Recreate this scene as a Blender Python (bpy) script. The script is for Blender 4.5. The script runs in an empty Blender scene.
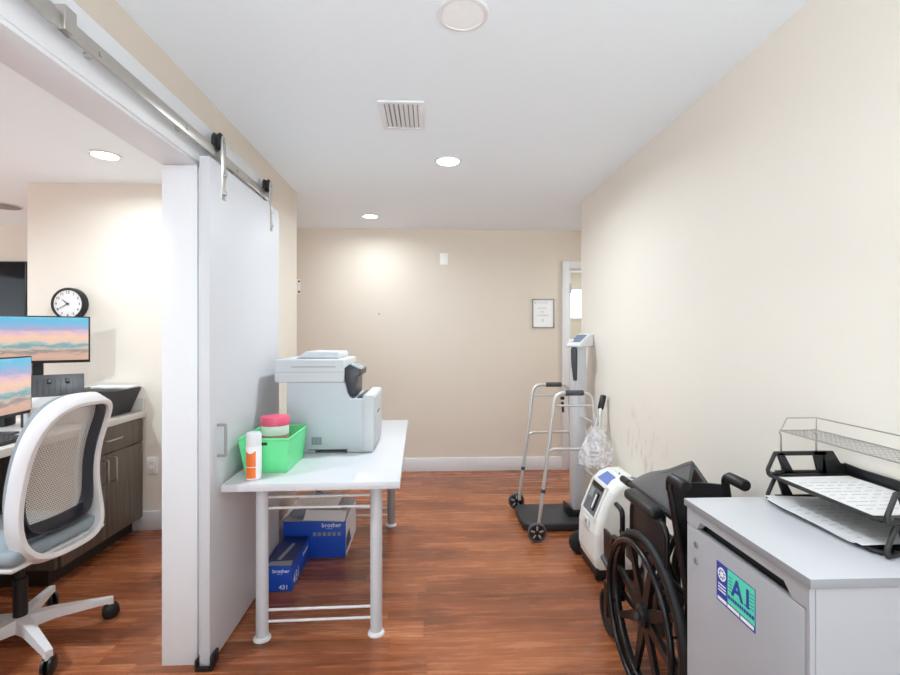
import bpy, bmesh, math, random
from mathutils import Vector, Matrix
random.seed(7)
PI = math.pi
COL = bpy.context.scene.collection

# ------------------------------------------------------------------ materials
def lin(c):
    c = c / 255.0
    return c / 12.92 if c <= 0.04045 else ((c + 0.055) / 1.055) ** 2.4
def rgb(r, g, b): return (lin(r), lin(g), lin(b), 1.0)

def P(name, col, rough=0.5, metal=0.0, var=0.04, scale=30.0, bump=0.0, bscale=200.0, coat=0.0, spec=0.5):
    m = bpy.data.materials.new(name); m.use_nodes = True
    nt = m.node_tree; b = nt.nodes['Principled BSDF']
    b.inputs['Roughness'].default_value = rough
    b.inputs['Metallic'].default_value = metal
    b.inputs['Specular IOR Level'].default_value = spec
    if coat: b.inputs['Coat Weight'].default_value = coat
    tc = nt.nodes.new('ShaderNodeTexCoord')
    nz = nt.nodes.new('ShaderNodeTexNoise'); nz.inputs['Scale'].default_value = scale
    nz.inputs['Detail'].default_value = 3
    nt.links.new(tc.outputs['Object'], nz.inputs['Vector'])
    mx = nt.nodes.new('ShaderNodeMix'); mx.data_type = 'RGBA'
    mx.inputs[6].default_value = tuple(c * (1 - var) for c in col[:3]) + (1,)
    mx.inputs[7].default_value = tuple(min(1, c * (1 + var)) for c in col[:3]) + (1,)
    nt.links.new(nz.outputs['Fac'], mx.inputs[0])
    nt.links.new(mx.outputs[2], b.inputs['Base Color'])
    if bump:
        n2 = nt.nodes.new('ShaderNodeTexNoise'); n2.inputs['Scale'].default_value = bscale
        n2.inputs['Detail'].default_value = 4
        nt.links.new(tc.outputs['Object'], n2.inputs['Vector'])
        bp = nt.nodes.new('ShaderNodeBump'); bp.inputs['Strength'].default_value = bump
        bp.inputs['Distance'].default_value = 0.004
        nt.links.new(n2.outputs['Fac'], bp.inputs['Height'])
        nt.links.new(bp.outputs['Normal'], b.inputs['Normal'])
    return m

def emit(name, col, strength):
    m = bpy.data.materials.new(name); m.use_nodes = True
    b = m.node_tree.nodes['Principled BSDF']
    b.inputs['Base Color'].default_value = (.9, .9, .9, 1)
    b.inputs['Emission Color'].default_value = col
    b.inputs['Emission Strength'].default_value = strength
    return m

def floor_mat():
    m = bpy.data.materials.new('wood_laminate'); m.use_nodes = True
    nt = m.node_tree; N = nt.nodes; L = nt.links; b = N['Principled BSDF']
    tc = N.new('ShaderNodeTexCoord')
    def mth(op, x, y=None):
        n = N.new('ShaderNodeMath'); n.operation = op
        for i, q in enumerate((x, y)):
            if q is None: continue
            if isinstance(q, (int, float)): n.inputs[i].default_value = q
            else: L.new(q, n.inputs[i])
        return n.outputs[0]
    sp = N.new('ShaderNodeSeparateXYZ'); L.new(tc.outputs['Object'], sp.inputs[0])
    yr = mth('DIVIDE', sp.outputs['Y'], .126); row = mth('FLOOR', yr)
    w1 = N.new('ShaderNodeTexWhiteNoise'); w1.noise_dimensions = '1D'; L.new(row, w1.inputs['W'])
    xs = mth('ADD', mth('DIVIDE', sp.outputs['X'], 1.21), mth('MULTIPLY', w1.outputs['Value'], 7.3)); pid = mth('FLOOR', xs)
    cv = N.new('ShaderNodeCombineXYZ'); L.new(row, cv.inputs['X']); L.new(pid, cv.inputs['Y'])
    w2 = N.new('ShaderNodeTexWhiteNoise'); w2.noise_dimensions = '2D'; L.new(cv.outputs[0], w2.inputs['Vector'])
    gap = mth('MAXIMUM', mth('LESS_THAN', mth('FRACT', yr), .011), mth('LESS_THAN', mth('FRACT', xs), .0013))
    plank = w2.outputs['Color']; plankv = w2.outputs['Value']
    # streaky grain, stretched along the planks, shifted per plank
    mp = N.new('ShaderNodeMapping'); mp.inputs['Scale'].default_value = (1.3, 17, 1)
    addv = N.new('ShaderNodeVectorMath'); addv.operation = 'ADD'
    sc = N.new('ShaderNodeVectorMath'); sc.operation = 'SCALE'; sc.inputs['Scale'].default_value = 13.0
    L.new(plank, sc.inputs[0])
    L.new(tc.outputs['Object'], mp.inputs['Vector'])
    L.new(mp.outputs['Vector'], addv.inputs[0]); L.new(sc.outputs['Vector'], addv.inputs[1])
    n1 = N.new('ShaderNodeTexNoise'); n1.inputs['Scale'].default_value = 1.9; n1.inputs['Detail'].default_value = 12
    n1.inputs['Roughness'].default_value = 0.70; n1.inputs['Distortion'].default_value = 0.6
    L.new(addv.outputs['Vector'], n1.inputs['Vector'])
    mp2 = N.new('ShaderNodeMapping'); mp2.inputs['Scale'].default_value = (2.2, 9, 1)
    L.new(tc.outputs['Object'], mp2.inputs['Vector'])
    n2 = N.new('ShaderNodeTexNoise'); n2.inputs['Scale'].default_value = 0.8; n2.inputs['Detail'].default_value = 3
    L.new(mp2.outputs['Vector'], n2.inputs['Vector'])
    cr = N.new('ShaderNodeValToRGB')
    e = cr.color_ramp.elements
    e[0].position = 0.27; e[0].color = rgb(80, 46, 30)
    e[1].position = 0.76; e[1].color = rgb(202, 144, 106)
    x = e.new(0.42); x.color = rgb(122, 70, 43)
    x = e.new(0.52); x.color = rgb(150, 86, 54)
    x = e.new(0.62); x.color = rgb(174, 106, 69)
    mix = N.new('ShaderNodeMath'); mix.operation = 'MULTIPLY_ADD'
    mix.inputs[1].default_value = 0.15
    L.new(plankv, mix.inputs[0])
    sub = N.new('ShaderNodeMath'); sub.operation = 'MULTIPLY_ADD'; sub.inputs[1].default_value = 0.62
    L.new(n1.outputs['Fac'], sub.inputs[0])
    m3 = N.new('ShaderNodeMath'); m3.operation = 'MULTIPLY'; m3.inputs[1].default_value = 0.28
    L.new(n2.outputs['Fac'], m3.inputs[0]); L.new(m3.outputs[0], sub.inputs[2])
    L.new(sub.outputs[0], mix.inputs[2])
    L.new(mix.outputs[0], cr.inputs['Fac'])
    dk = N.new('ShaderNodeMix'); dk.data_type = 'RGBA'; dk.blend_type = 'MULTIPLY'
    L.new(gap, dk.inputs[0]); L.new(cr.outputs['Color'], dk.inputs[6])
    dk.inputs[7].default_value = (.72, .66, .6, 1)
    L.new(dk.outputs[2], b.inputs['Base Color'])
    rr = N.new('ShaderNodeMapRange'); rr.inputs['To Min'].default_value = .17; rr.inputs['To Max'].default_value = .36
    L.new(n1.outputs['Fac'], rr.inputs['Value']); L.new(rr.outputs[0], b.inputs['Roughness'])
    bp = N.new('ShaderNodeBump'); bp.inputs['Strength'].default_value = .12; bp.inputs['Distance'].default_value = .002
    L.new(n1.outputs['Fac'], bp.inputs['Height']); L.new(bp.outputs['Normal'], b.inputs['Normal'])
    return m

def cabinet_wood():
    m = bpy.data.materials.new('grey_woodgrain_laminate'); m.use_nodes = True
    nt = m.node_tree; N = nt.nodes; L = nt.links; b = N['Principled BSDF']
    tc = N.new('ShaderNodeTexCoord'); mp = N.new('ShaderNodeMapping'); mp.inputs['Scale'].default_value = (40, 40, 2.2)
    L.new(tc.outputs['Object'], mp.inputs['Vector'])
    n = N.new('ShaderNodeTexNoise'); n.inputs['Scale'].default_value = 1.6; n.inputs['Detail'].default_value = 5
    L.new(mp.outputs['Vector'], n.inputs['Vector'])
    cr = N.new('ShaderNodeValToRGB'); e = cr.color_ramp.elements
    e[0].position = .3; e[0].color = rgb(84, 76, 70); e[1].position = .75; e[1].color = rgb(116, 107, 99)
    L.new(n.outputs['Fac'], cr.inputs['Fac']); L.new(cr.outputs['Color'], b.inputs['Base Color'])
    b.inputs['Roughness'].default_value = .45
    return m

def mesh_fabric():
    m = bpy.data.materials.new('chair_mesh_fabric'); m.use_nodes = True
    nt = m.node_tree; N = nt.nodes; L = nt.links; b = N['Principled BSDF']; out = N['Material Output']
    tc = N.new('ShaderNodeTexCoord'); mp = N.new('ShaderNodeMapping'); mp.inputs['Scale'].default_value = (1, 0, 1)
    L.new(tc.outputs['Object'], mp.inputs['Vector'])
    br = N.new('ShaderNodeTexBrick'); br.offset = .5
    sep = N.new('ShaderNodeSeparateXYZ'); cmb = N.new('ShaderNodeCombineXYZ')
    L.new(mp.outputs['Vector'], sep.inputs[0]); L.new(sep.outputs['X'], cmb.inputs['X']); L.new(sep.outputs['Z'], cmb.inputs['Y'])
    L.new(cmb.outputs[0], br.inputs['Vector'])
    br.inputs['Scale'].default_value = 1.0
    br.inputs['Brick Width'].default_value = .0115; br.inputs['Row Height'].default_value = .0085
    br.inputs['Mortar Size'].default_value = .0026; br.inputs['Mortar Smooth'].default_value = .2
    b.inputs['Base Color'].default_value = rgb(205, 200, 196); b.inputs['Roughness'].default_value = .7
    tr = N.new('ShaderNodeBsdfTransparent'); mx = N.new('ShaderNodeMixShader')
    mr = N.new('ShaderNodeMapRange'); mr.inputs['To Min'].default_value = .25; mr.inputs['To Max'].default_value = 1.0
    L.new(br.outputs['Fac'], mr.inputs['Value'])
    L.new(mr.outputs[0], mx.inputs[0]); L.new(tr.outputs[0], mx.inputs[1]); L.new(b.outputs[0], mx.inputs[2])
    L.new(mx.outputs[0], out.inputs['Surface'])
    return m

def bag_mat():
    m = bpy.data.materials.new('clear_plastic_film'); m.use_nodes = True
    nt = m.node_tree; N = nt.nodes; L = nt.links; b = N['Principled BSDF']; out = N['Material Output']
    b.inputs['Base Color'].default_value = (.96, .97, 1, 1); b.inputs['Roughness'].default_value = .15
    tr = N.new('ShaderNodeBsdfTransparent'); mx = N.new('ShaderNodeMixShader')
    nz = N.new('ShaderNodeTexNoise'); nz.inputs['Scale'].default_value = 22; nz.inputs['Detail'].default_value = 4
    tc = N.new('ShaderNodeTexCoord'); L.new(tc.outputs['Object'], nz.inputs['Vector'])
    mr = N.new('ShaderNodeMapRange'); mr.inputs['From Min'].default_value = .35; mr.inputs['From Max'].default_value = .65
    mr.inputs['To Min'].default_value = .05; mr.inputs['To Max'].default_value = .5
    L.new(nz.outputs['Fac'], mr.inputs['Value']); L.new(mr.outputs[0], mx.inputs[0])
    L.new(tr.outputs[0], mx.inputs[1]); L.new(b.outputs[0], mx.inputs[2]); L.new(mx.outputs[0], out.inputs['Surface'])
    return m

def screen_mat(z0, z1, seed):
    """beach at sunset shown on a lit display: bands by height with drifting cloud noise (local y = across, z = up)"""
    m = bpy.data.materials.new('lit_display_beach_picture'); m.use_nodes = True
    nt = m.node_tree; N = nt.nodes; L = nt.links; b = N['Principled BSDF']
    tc = N.new('ShaderNodeTexCoord'); sep = N.new('ShaderNodeSeparateXYZ'); L.new(tc.outputs['Object'], sep.inputs[0])
    mp = N.new('ShaderNodeMapping'); mp.inputs['Scale'].default_value = (9, 1, 34); mp.inputs['Location'].default_value = (seed, seed * 2.3, 0)
    L.new(tc.outputs['Object'], mp.inputs['Vector'])
    nz = N.new('ShaderNodeTexNoise'); nz.inputs['Scale'].default_value = 1.0; nz.inputs['Detail'].default_value = 8; nz.inputs['Roughness'].default_value = .65; nz.inputs['Distortion'].default_value = .5
    L.new(mp.outputs['Vector'], nz.inputs['Vector'])
    mr = N.new('ShaderNodeMapRange'); mr.inputs['From Min'].default_value = z0; mr.inputs['From Max'].default_value = z1
    L.new(sep.outputs['Z'], mr.inputs['Value'])
    ad = N.new('ShaderNodeMath'); ad.operation = 'MULTIPLY_ADD'; ad.inputs[1].default_value = .36
    L.new(nz.outputs['Fac'], ad.inputs[0])
    s2 = N.new('ShaderNodeMath'); s2.operation = 'SUBTRACT'; s2.inputs[1].default_value = .18
    L.new(mr.outputs[0], s2.inputs[0]); L.new(s2.outputs[0], ad.inputs[2])
    cr = N.new('ShaderNodeValToRGB'); e = cr.color_ramp.elements
    stops = [(0, (205, 168, 150)), (.12, (222, 182, 160)), (.22, (150, 140, 140)), (.27, (214, 196, 180)), (.33, (120, 165, 170)),
             (.39, (160, 195, 195)), (.43, (235, 205, 190)), (.55, (252, 208, 178)), (.64, (235, 196, 206)), (.74, (172, 176, 214)),
             (.86, (120, 190, 228)), (.95, (100, 195, 232)), (1, (128, 205, 236))]
    e[0].position = 0; e[0].color = rgb(*stops[0][1]); e[1].position = 1; e[1].color = rgb(*stops[-1][1])
    for p, c in stops[1:-1]:
        x = e.new(p); x.color = rgb(*c)
    L.new(ad.outputs[0], cr.inputs['Fac'])
    b.inputs['Base Color'].default_value = (.01, .01, .01, 1); b.inputs['Roughness'].default_value = .3
    L.new(cr.outputs['Color'], b.inputs['Emission Color']); b.inputs['Emission Strength'].default_value = SCREEN
    return m
SCREEN = .46

M = {}
M['floor'] = floor_mat()
M['wall'] = P('beige_wall_paint', rgb(233, 227, 217), .62, var=.012, scale=3, bump=.10, bscale=160)
def add_scuffs(m):
    nt = m.node_tree; N = nt.nodes; L = nt.links; b = N['Principled BSDF']
    src = b.inputs['Base Color'].links[0].from_socket
    tc = N.new('ShaderNodeTexCoord'); sub = N.new('ShaderNodeVectorMath'); sub.operation = 'SUBTRACT'; sub.inputs[1].default_value = (1.207, 2.62, .72)
    L.new(tc.outputs['Object'], sub.inputs[0])
    mp = N.new('ShaderNodeMapping'); mp.inputs['Scale'].default_value = (6, 2.6, 3.4); L.new(sub.outputs[0], mp.inputs['Vector'])
    ln = N.new('ShaderNodeVectorMath'); ln.operation = 'LENGTH'; L.new(mp.outputs[0], ln.inputs[0])
    fall = N.new('ShaderNodeMapRange'); fall.inputs['From Min'].default_value = .3; fall.inputs['From Max'].default_value = 1.0; fall.inputs['To Min'].default_value = 1; fall.inputs['To Max'].default_value = 0
    L.new(ln.outputs['Value'], fall.inputs['Value'])
    m2 = N.new('ShaderNodeMapping'); m2.inputs['Scale'].default_value = (1, 22, 7); m2.inputs['Rotation'].default_value = (.3, 0, 0); L.new(tc.outputs['Object'], m2.inputs['Vector'])
    nz = N.new('ShaderNodeTexNoise'); nz.inputs['Scale'].default_value = 1.1; nz.inputs['Detail'].default_value = 5; L.new(m2.outputs[0], nz.inputs['Vector'])
    th_ = N.new('ShaderNodeMapRange'); th_.inputs['From Min'].default_value = .56; th_.inputs['From Max'].default_value = .88; L.new(nz.outputs['Fac'], th_.inputs['Value'])
    mu = N.new('ShaderNodeMath'); mu.operation = 'MULTIPLY'; L.new(fall.outputs[0], mu.inputs[0]); L.new(th_.outputs[0], mu.inputs[1])
    mx = N.new('ShaderNodeMix'); mx.data_type = 'RGBA'; L.new(mu.outputs[0], mx.inputs[0]); L.new(src, mx.inputs[6]); mx.inputs[7].default_value = rgb(168, 142, 122)
    L.new(mx.outputs[2], b.inputs['Base Color'])
add_scuffs(M['wall'])
M['walltan'] = P('darker_tan_wall', rgb(219, 208, 194), .62, var=.012, scale=3, bump=.10, bscale=160)  # darker, tanner tone for the back and left walls
M['ceiling'] = P('white_ceiling_paint', rgb(238, 246, 252), .9, var=.012, scale=60, bump=.35, bscale=220)
M['trim'] = P('white_trim_paint', rgb(226, 227, 230), .38, var=.01)
M['door'] = P('white_door_paint', rgb(204, 204, 208), .5, var=.012, scale=6)
M['steel'] = P('brushed_steel', rgb(200, 196, 190), .32, 1.0, var=.05)
M['alu'] = P('satin_aluminium', rgb(208, 208, 206), .38, .55, var=.03)
M['chrome'] = P('chrome', rgb(225, 225, 225), .15, 1.0)
M['black'] = P('black_plastic', rgb(26, 26, 28), .42, var=.1)
M['rubber'] = P('black_rubber', rgb(25, 25, 27), .6, var=.1)
M['blackmetal'] = P('black_enamelled_tube', rgb(22, 22, 24), .3, .2, var=.1)
M['bindark'] = P('dark_grey_plastic', rgb(48, 48, 52), .5, var=.06)
M['charcoal'] = P('charcoal_plastic', rgb(62, 63, 68), .45, var=.06)
M['greyrub'] = P('grey_tyre_rubber', rgb(84, 84, 86), .6)
M['grip'] = P('grey_foam_grip', rgb(72, 72, 76), .7, var=.1, bump=.3, bscale=300)
M['tablewhite'] = P('white_table_laminate', rgb(208, 208, 212), .28, var=.01)
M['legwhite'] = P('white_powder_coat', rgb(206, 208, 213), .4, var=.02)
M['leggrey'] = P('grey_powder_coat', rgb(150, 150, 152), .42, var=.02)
M['printer'] = P('pale_printer_plastic', rgb(200, 202, 205), .45, var=.01)
M['printerside'] = P('pale_blue_grey_plastic', rgb(188, 194, 199), .45, var=.01)
M['greyslot'] = P('grey_vent_plastic', rgb(128, 136, 144), .6)
M['panel'] = P('dark_panel_plastic', rgb(52, 54, 62), .35)
M['lcd'] = P('grey_display_glass', rgb(150, 156, 160), .15)
M['bluelcd'] = P('blue_grey_display_glass', rgb(112, 130, 150), .2)
M['green'] = P('mint_green_plastic', rgb(112, 226, 152), .4, var=.03)
M['pink'] = P('pink_plastic', rgb(236, 92, 124), .4, var=.03)
M['tubwhite'] = P('white_tub_plastic', rgb(240, 240, 240), .35)
M['brownlabel'] = P('brown_label', rgb(176, 132, 110), .5)
M['orange'] = P('orange_label', rgb(240, 118, 40), .4, var=.05)
M['orangelight'] = P('light_orange_print', rgb(246, 160, 96), .4)
M['boxblue'] = P('blue_printed_carton', rgb(24, 82, 196), .42, var=.04)
M['boxnavy'] = P('navy_printed_carton', rgb(32, 48, 112), .4, var=.06)
M['boxgrey'] = P('silver_grey_carton', rgb(150, 156, 170), .4)
M['boxwhite'] = P('white_carton_print', rgb(232, 234, 238), .5)
M['inkwhite'] = P('white_ink', rgb(240, 242, 246), .5)
M['inkdark'] = P('dark_ink', rgb(60, 62, 66), .6)
M['inkpale'] = P('pale_grey_ink', rgb(204, 207, 211), .6)
M['paper'] = P('white_paper', rgb(240, 240, 240), .7, var=.015, scale=8)
M['quartz'] = P('pale_grey_quartz', rgb(216, 214, 212), .28, var=.03, scale=60)
M['cabwood'] = cabinet_wood()
M['toekick'] = P('dark_toe_kick', rgb(46, 38, 34), .6)
M['chairwhite'] = P('white_chair_plastic', rgb(230, 230, 234), .36, var=.01)
M['chairmesh'] = mesh_fabric()
M['chairseat'] = P('blue_grey_upholstery', rgb(148, 160, 168), .8, bump=.2, bscale=500)
M['plate'] = P('white_plate_plastic', rgb(244, 243, 240), .4)
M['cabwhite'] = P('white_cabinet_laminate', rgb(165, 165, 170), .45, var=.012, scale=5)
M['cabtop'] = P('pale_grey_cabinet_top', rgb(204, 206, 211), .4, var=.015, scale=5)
M['edge'] = P('grey_edge_band', rgb(138, 138, 142), .45)
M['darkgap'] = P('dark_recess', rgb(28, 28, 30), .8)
M['concwhite'] = P('cream_white_housing', rgb(234, 234, 230), .36, var=.012)
M['concgrey'] = P('grey_recess_plastic', rgb(108, 110, 114), .4, var=.15, scale=12)
M['concblue'] = P('blue_control_panel', rgb(108, 128, 196), .35, var=.06)
M['vinyl'] = P('dark_grey_vinyl', rgb(106, 106, 109), .34, var=.08, scale=10, bump=.25, bscale=60)
M['blackvinyl'] = P('black_vinyl', rgb(26, 25, 27), .4, var=.1, scale=10, bump=.2, bscale=60)
M['scalegrey'] = P('grey_scale_column', rgb(206, 208, 213), .35, .15, var=.02)
M['scalewhite'] = P('white_scale_housing', rgb(216, 216, 220), .4)
M['mat'] = P('black_rubber_mat', rgb(46, 46, 50), .5, var=.06, bump=.2, bscale=400)
M['teal'] = P('teal_print', rgb(88, 222, 184), .45, var=.02)
M['royal'] = P('royal_blue_print', rgb(48, 66, 158), .45, var=.02)
M['lens'] = emit('lit_lens', (1, .985, .96, 1), 6.0)
M['lensoff'] = P('unlit_white_lens', rgb(246, 248, 250), .5)
M['lensring'] = P('grey_white_ring', rgb(226, 227, 229), .5)
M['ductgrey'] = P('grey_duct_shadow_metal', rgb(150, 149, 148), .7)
M['tv'] = P('black_glossy_screen', rgb(16, 16, 20), .06, spec=.3)
M['bag'] = bag_mat()
M['clockface'] = P('white_clock_face', rgb(240, 240, 242), .5)
M['wire'] = P('chromed_wire', rgb(190, 188, 186), .3, 1.0)
M['glassw'] = P('white_roller_blind', rgb(238, 238, 234), .8)

# ------------------------------------------------------------------ mesh builder
def fillet(pts, r, n=6):
    pts = [Vector(p) for p in pts]; out = [pts[0]]
    for i in range(1, len(pts) - 1):
        a, b, c = pts[i - 1], pts[i], pts[i + 1]
        u = (a - b); v = (c - b); lu, lv = u.length, v.length
        u.normalize(); v.normalize(); ang = u.angle(v)
        if ang > PI - .02: out.append(b); continue
        d = min(r / math.tan(ang / 2), lu * .48, lv * .48)
        p0, p1 = b + u * d, b + v * d
        for k in range(n + 1):
            t = k / n
            out.append((1 - t) ** 2 * p0 + 2 * t * (1 - t) * b + t * t * p1)
    out.append(pts[-1]); return out

class MB:
    def __init__(s, o=(0, 0, 0)): s.v = []; s.f = []; s.m = []; s.o = Vector(o)
    def raw(s, vs, fs, mi=0, T=None):
        k = len(s.v)
        for p in vs:
            p = Vector(p)
            if T is not None: p = T @ p
            s.v.append(p - s.o)
        for f in fs: s.f.append([i + k for i in f]); s.m.append(mi)
        return s
    def bm(s, b, mi=0, T=None):
        b.verts.index_update()
        s.raw([v.co.copy() for v in b.verts], [[v.index for v in f.verts] for f in b.faces], mi, T); b.free(); return s
    def box(s, x0, x1, y0, y1, z0, z1, bev=0, seg=2, mi=0, T=None):
        b = bmesh.new(); bmesh.ops.create_cube(b, size=1)
        for v in b.verts:
            v.co = Vector((x0 + (v.co.x + .5) * (x1 - x0), y0 + (v.co.y + .5) * (y1 - y0), z0 + (v.co.z + .5) * (z1 - z0)))
        if bev: bmesh.ops.bevel(b, geom=list(b.edges), offset=bev, segments=seg, affect='EDGES', profile=.5)
        return s.bm(b, mi, T)
    def prism(s, poly, axis, a0, a1, bev=0, seg=2, mi=0, T=None):
        def mk(p, a):
            if axis == 'y': return (p[0], a, p[1])
            if axis == 'x': return (a, p[0], p[1])
            return (p[0], p[1], a)
        b = bmesh.new()
        A = [b.verts.new(mk(p, a0)) for p in poly]; B = [b.verts.new(mk(p, a1)) for p in poly]
        n = len(poly); b.faces.new(A[::-1]); b.faces.new(B)
        for i in range(n): b.faces.new((A[i], A[(i + 1) % n], B[(i + 1) % n], B[i]))
        bmesh.ops.recalc_face_normals(b, faces=list(b.faces))
        if bev: bmesh.ops.bevel(b, geom=list(b.edges), offset=bev, segments=seg, affect='EDGES', profile=.5)
        return s.bm(b, mi, T)
    def tube(s, pts, r, n=10, closed=False, mi=0, T=None, caps=True):
        pts = [Vector(p) for p in pts]; N = len(pts)
        rs = r if isinstance(r, (list, tuple)) else [r] * N
        tg = []
        for i in range(N):
            if closed: t = pts[(i + 1) % N] - pts[i - 1]
            else: t = pts[min(i + 1, N - 1)] - pts[max(i - 1, 0)]
            tg.append(t.normalized())
        up = Vector((0, 0, 1)) if abs(tg[0].z) < .9 else Vector((1, 0, 0))
        nrm = (up - tg[0] * up.dot(tg[0])).normalized()
        vs = []; fs = []
        for i in range(N):
            nrm = (nrm - tg[i] * nrm.dot(tg[i])).normalized(); bn = tg[i].cross(nrm)
            for k in range(n):
                a = 2 * PI * k / n
                vs.append(pts[i] + (nrm * math.cos(a) + bn * math.sin(a)) * rs[i])
        for i in range(N if closed else N - 1):
            j = (i + 1) % N
            for k in range(n):
                fs.append([i * n + k, i * n + (k + 1) % n, j * n + (k + 1) % n, j * n + k])
        if not closed and caps:
            fs.append(list(range(n))[::-1]); fs.append([(N - 1) * n + k for k in range(n)])
        return s.raw(vs, fs, mi, T)
    def cyl(s, p0, p1, r0, r1=None, n=24, mi=0, T=None):
        return s.tube([p0, p1], [r0, r0 if r1 is None else r1], n, mi=mi, T=T)
    def sweep(s, pts, nrm, sec, closed=True, mi=0, T=None):
        """sec: (across, along-normal) offsets"""
        pts = [Vector(p) for p in pts]; N = len(pts); n = len(sec); vs = []; fs = []
        for i in range(N):
            t = (pts[(i + 1) % N] - pts[i - 1]) if closed else (pts[min(i + 1, N - 1)] - pts[max(i - 1, 0)])
            t.normalize(); q = Vector(nrm[i]); q = (q - t * q.dot(t)).normalized(); b = t.cross(q)
            for a, c in sec: vs.append(pts[i] + b * a + q * c)
        for i in range(N if closed else N - 1):
            j = (i + 1) % N
            for k in range(n): fs.append([i * n + k, i * n + (k + 1) % n, j * n + (k + 1) % n, j * n + k])
        if not closed: fs.append(list(range(n))[::-1]); fs.append([(N - 1) * n + k for k in range(n)])
        return s.raw(vs, fs, mi, T)
    def lathe(s, prof, n=32, mi=0, T=None, cap=True):
        vs = []; fs = []
        for r, z in prof:
            for k in range(n): a = 2 * PI * k / n; vs.append((r * math.cos(a), r * math.sin(a), z))
        for i in range(len(prof) - 1):
            for k in range(n): fs.append([i * n + k, i * n + (k + 1) % n, (i + 1) * n + (k + 1) % n, (i + 1) * n + k])
        cap = cap and prof[0] != prof[-1]
        if prof[0] == prof[-1]:
            vs = vs[:-n]; q = (len(prof) - 1) * n; fs = [[i % q for i in f] for f in fs]
        if cap and prof[0][0] > 1e-4: fs.append(list(range(n))[::-1])
        if cap and prof[-1][0] > 1e-4: fs.append([(len(prof) - 1) * n + k for k in range(n)])
        return s.raw(vs, fs, mi, T)
    def grid(s, fn, nu, nv, thick=0, mi=0, T=None):
        b = bmesh.new()
        g = [[b.verts.new(fn(i / nu, j / nv)) for j in range(nv + 1)] for i in range(nu + 1)]
        for i in range(nu):
            for j in range(nv): b.faces.new((g[i][j], g[i + 1][j], g[i + 1][j + 1], g[i][j + 1]))
        b.normal_update()
        if thick: bmesh.ops.solidify(b, geom=list(b.faces), thickness=thick)
        return s.bm(b, mi, T)
    def ball(s, c, r, sx=1, sy=1, sz=1, mi=0, n=16):
        b = bmesh.new(); bmesh.ops.create_uvsphere(b, u_segments=n, v_segments=n // 2 + 2, radius=1)
        for v in b.verts: v.co = Vector((c[0] + v.co.x * r * sx, c[1] + v.co.y * r * sy, c[2] + v.co.z * r * sz))
        return s.bm(b, mi)
    def build(s, name, mat, parent=None, angle=38):
        me = bpy.data.meshes.new(name)
        me.from_pydata([tuple(p) for p in s.v], [], s.f)
        for m in (mat if isinstance(mat, (list, tuple)) else [mat]): me.materials.append(m)
        b = bmesh.new(); b.from_mesh(me); bmesh.ops.recalc_face_normals(b, faces=list(b.faces)); b.to_mesh(me); b.free()
        for p, mi in zip(me.polygons, s.m): p.use_smooth = True; p.material_index = mi
        me.set_sharp_from_angle(angle=math.radians(angle))
        o = bpy.data.objects.new(name, me); COL.objects.link(o)
        if parent is not None: o.parent = parent
        return o

def text(mb, body, size, T, extrude=.0004, bold=0.0, mi=0, align='LEFT', sx=1.0):
    cu = bpy.data.curves.new('txt', 'FONT'); cu.body = body; cu.size = size; cu.extrude = extrude
    cu.offset = bold * .35; cu.align_x = align; cu.space_character = 1.06 if bold else 1.0
    ob = bpy.data.objects.new('txt', cu); COL.objects.link(ob)
    bpy.context.view_layer.update()
    me = bpy.data.meshes.new_from_object(ob.evaluated_get(bpy.context.evaluated_depsgraph_get()))
    mb.raw([(v.co.x * sx, v.co.y, v.co.z) for v in me.vertices], [list(p.vertices) for p in me.polygons], mi, T)
    bpy.data.objects.remove(ob); bpy.data.meshes.remove(me); bpy.data.curves.remove(cu)

def facing(axis, p):
    cols = {'-y': ((1, 0, 0), (0, 0, 1), (0, -1, 0)), '-x': ((0, -1, 0), (0, 0, 1), (-1, 0, 0)),
            '+x': ((0, 1, 0), (0, 0, 1), (1, 0, 0)), '+z': ((1, 0, 0), (0, 1, 0), (0, 0, 1))}[axis]
    m = Matrix.Identity(4)
    for c in range(3):
        for r in range(3): m[r][c] = cols[c][r]
    m.translation = Vector(p); return m

def thing(name, label, cat, loc=(0, 0, 0), rz=0, group=None):
    o = bpy.data.objects.new(name, None); COL.objects.link(o); o.empty_display_size = .05
    o.location = loc; o.rotation_euler = (0, 0, rz); o['label'] = label; o['category'] = cat
    if group: o['group'] = group
    return o
def tag(o, label, cat, group=None):
    o['label'] = label; o['category'] = cat
    if group: o['group'] = group
    return o
def struct(o, label=None):
    o['kind'] = 'structure'
    if label: o['label'] = label
    return o
def dup(root, loc, rz=None, label=None):
    r = root.copy(); COL.objects.link(r); r.location = loc
    if rz is not None: r.rotation_euler = (0, 0, rz)
    if label: r['label'] = label
    for ch in list(root.children):
        c = ch.copy(); COL.objects.link(c); c.parent = r
        for g in list(ch.children):
            d = g.copy(); COL.objects.link(d); d.parent = c
    return r

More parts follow.
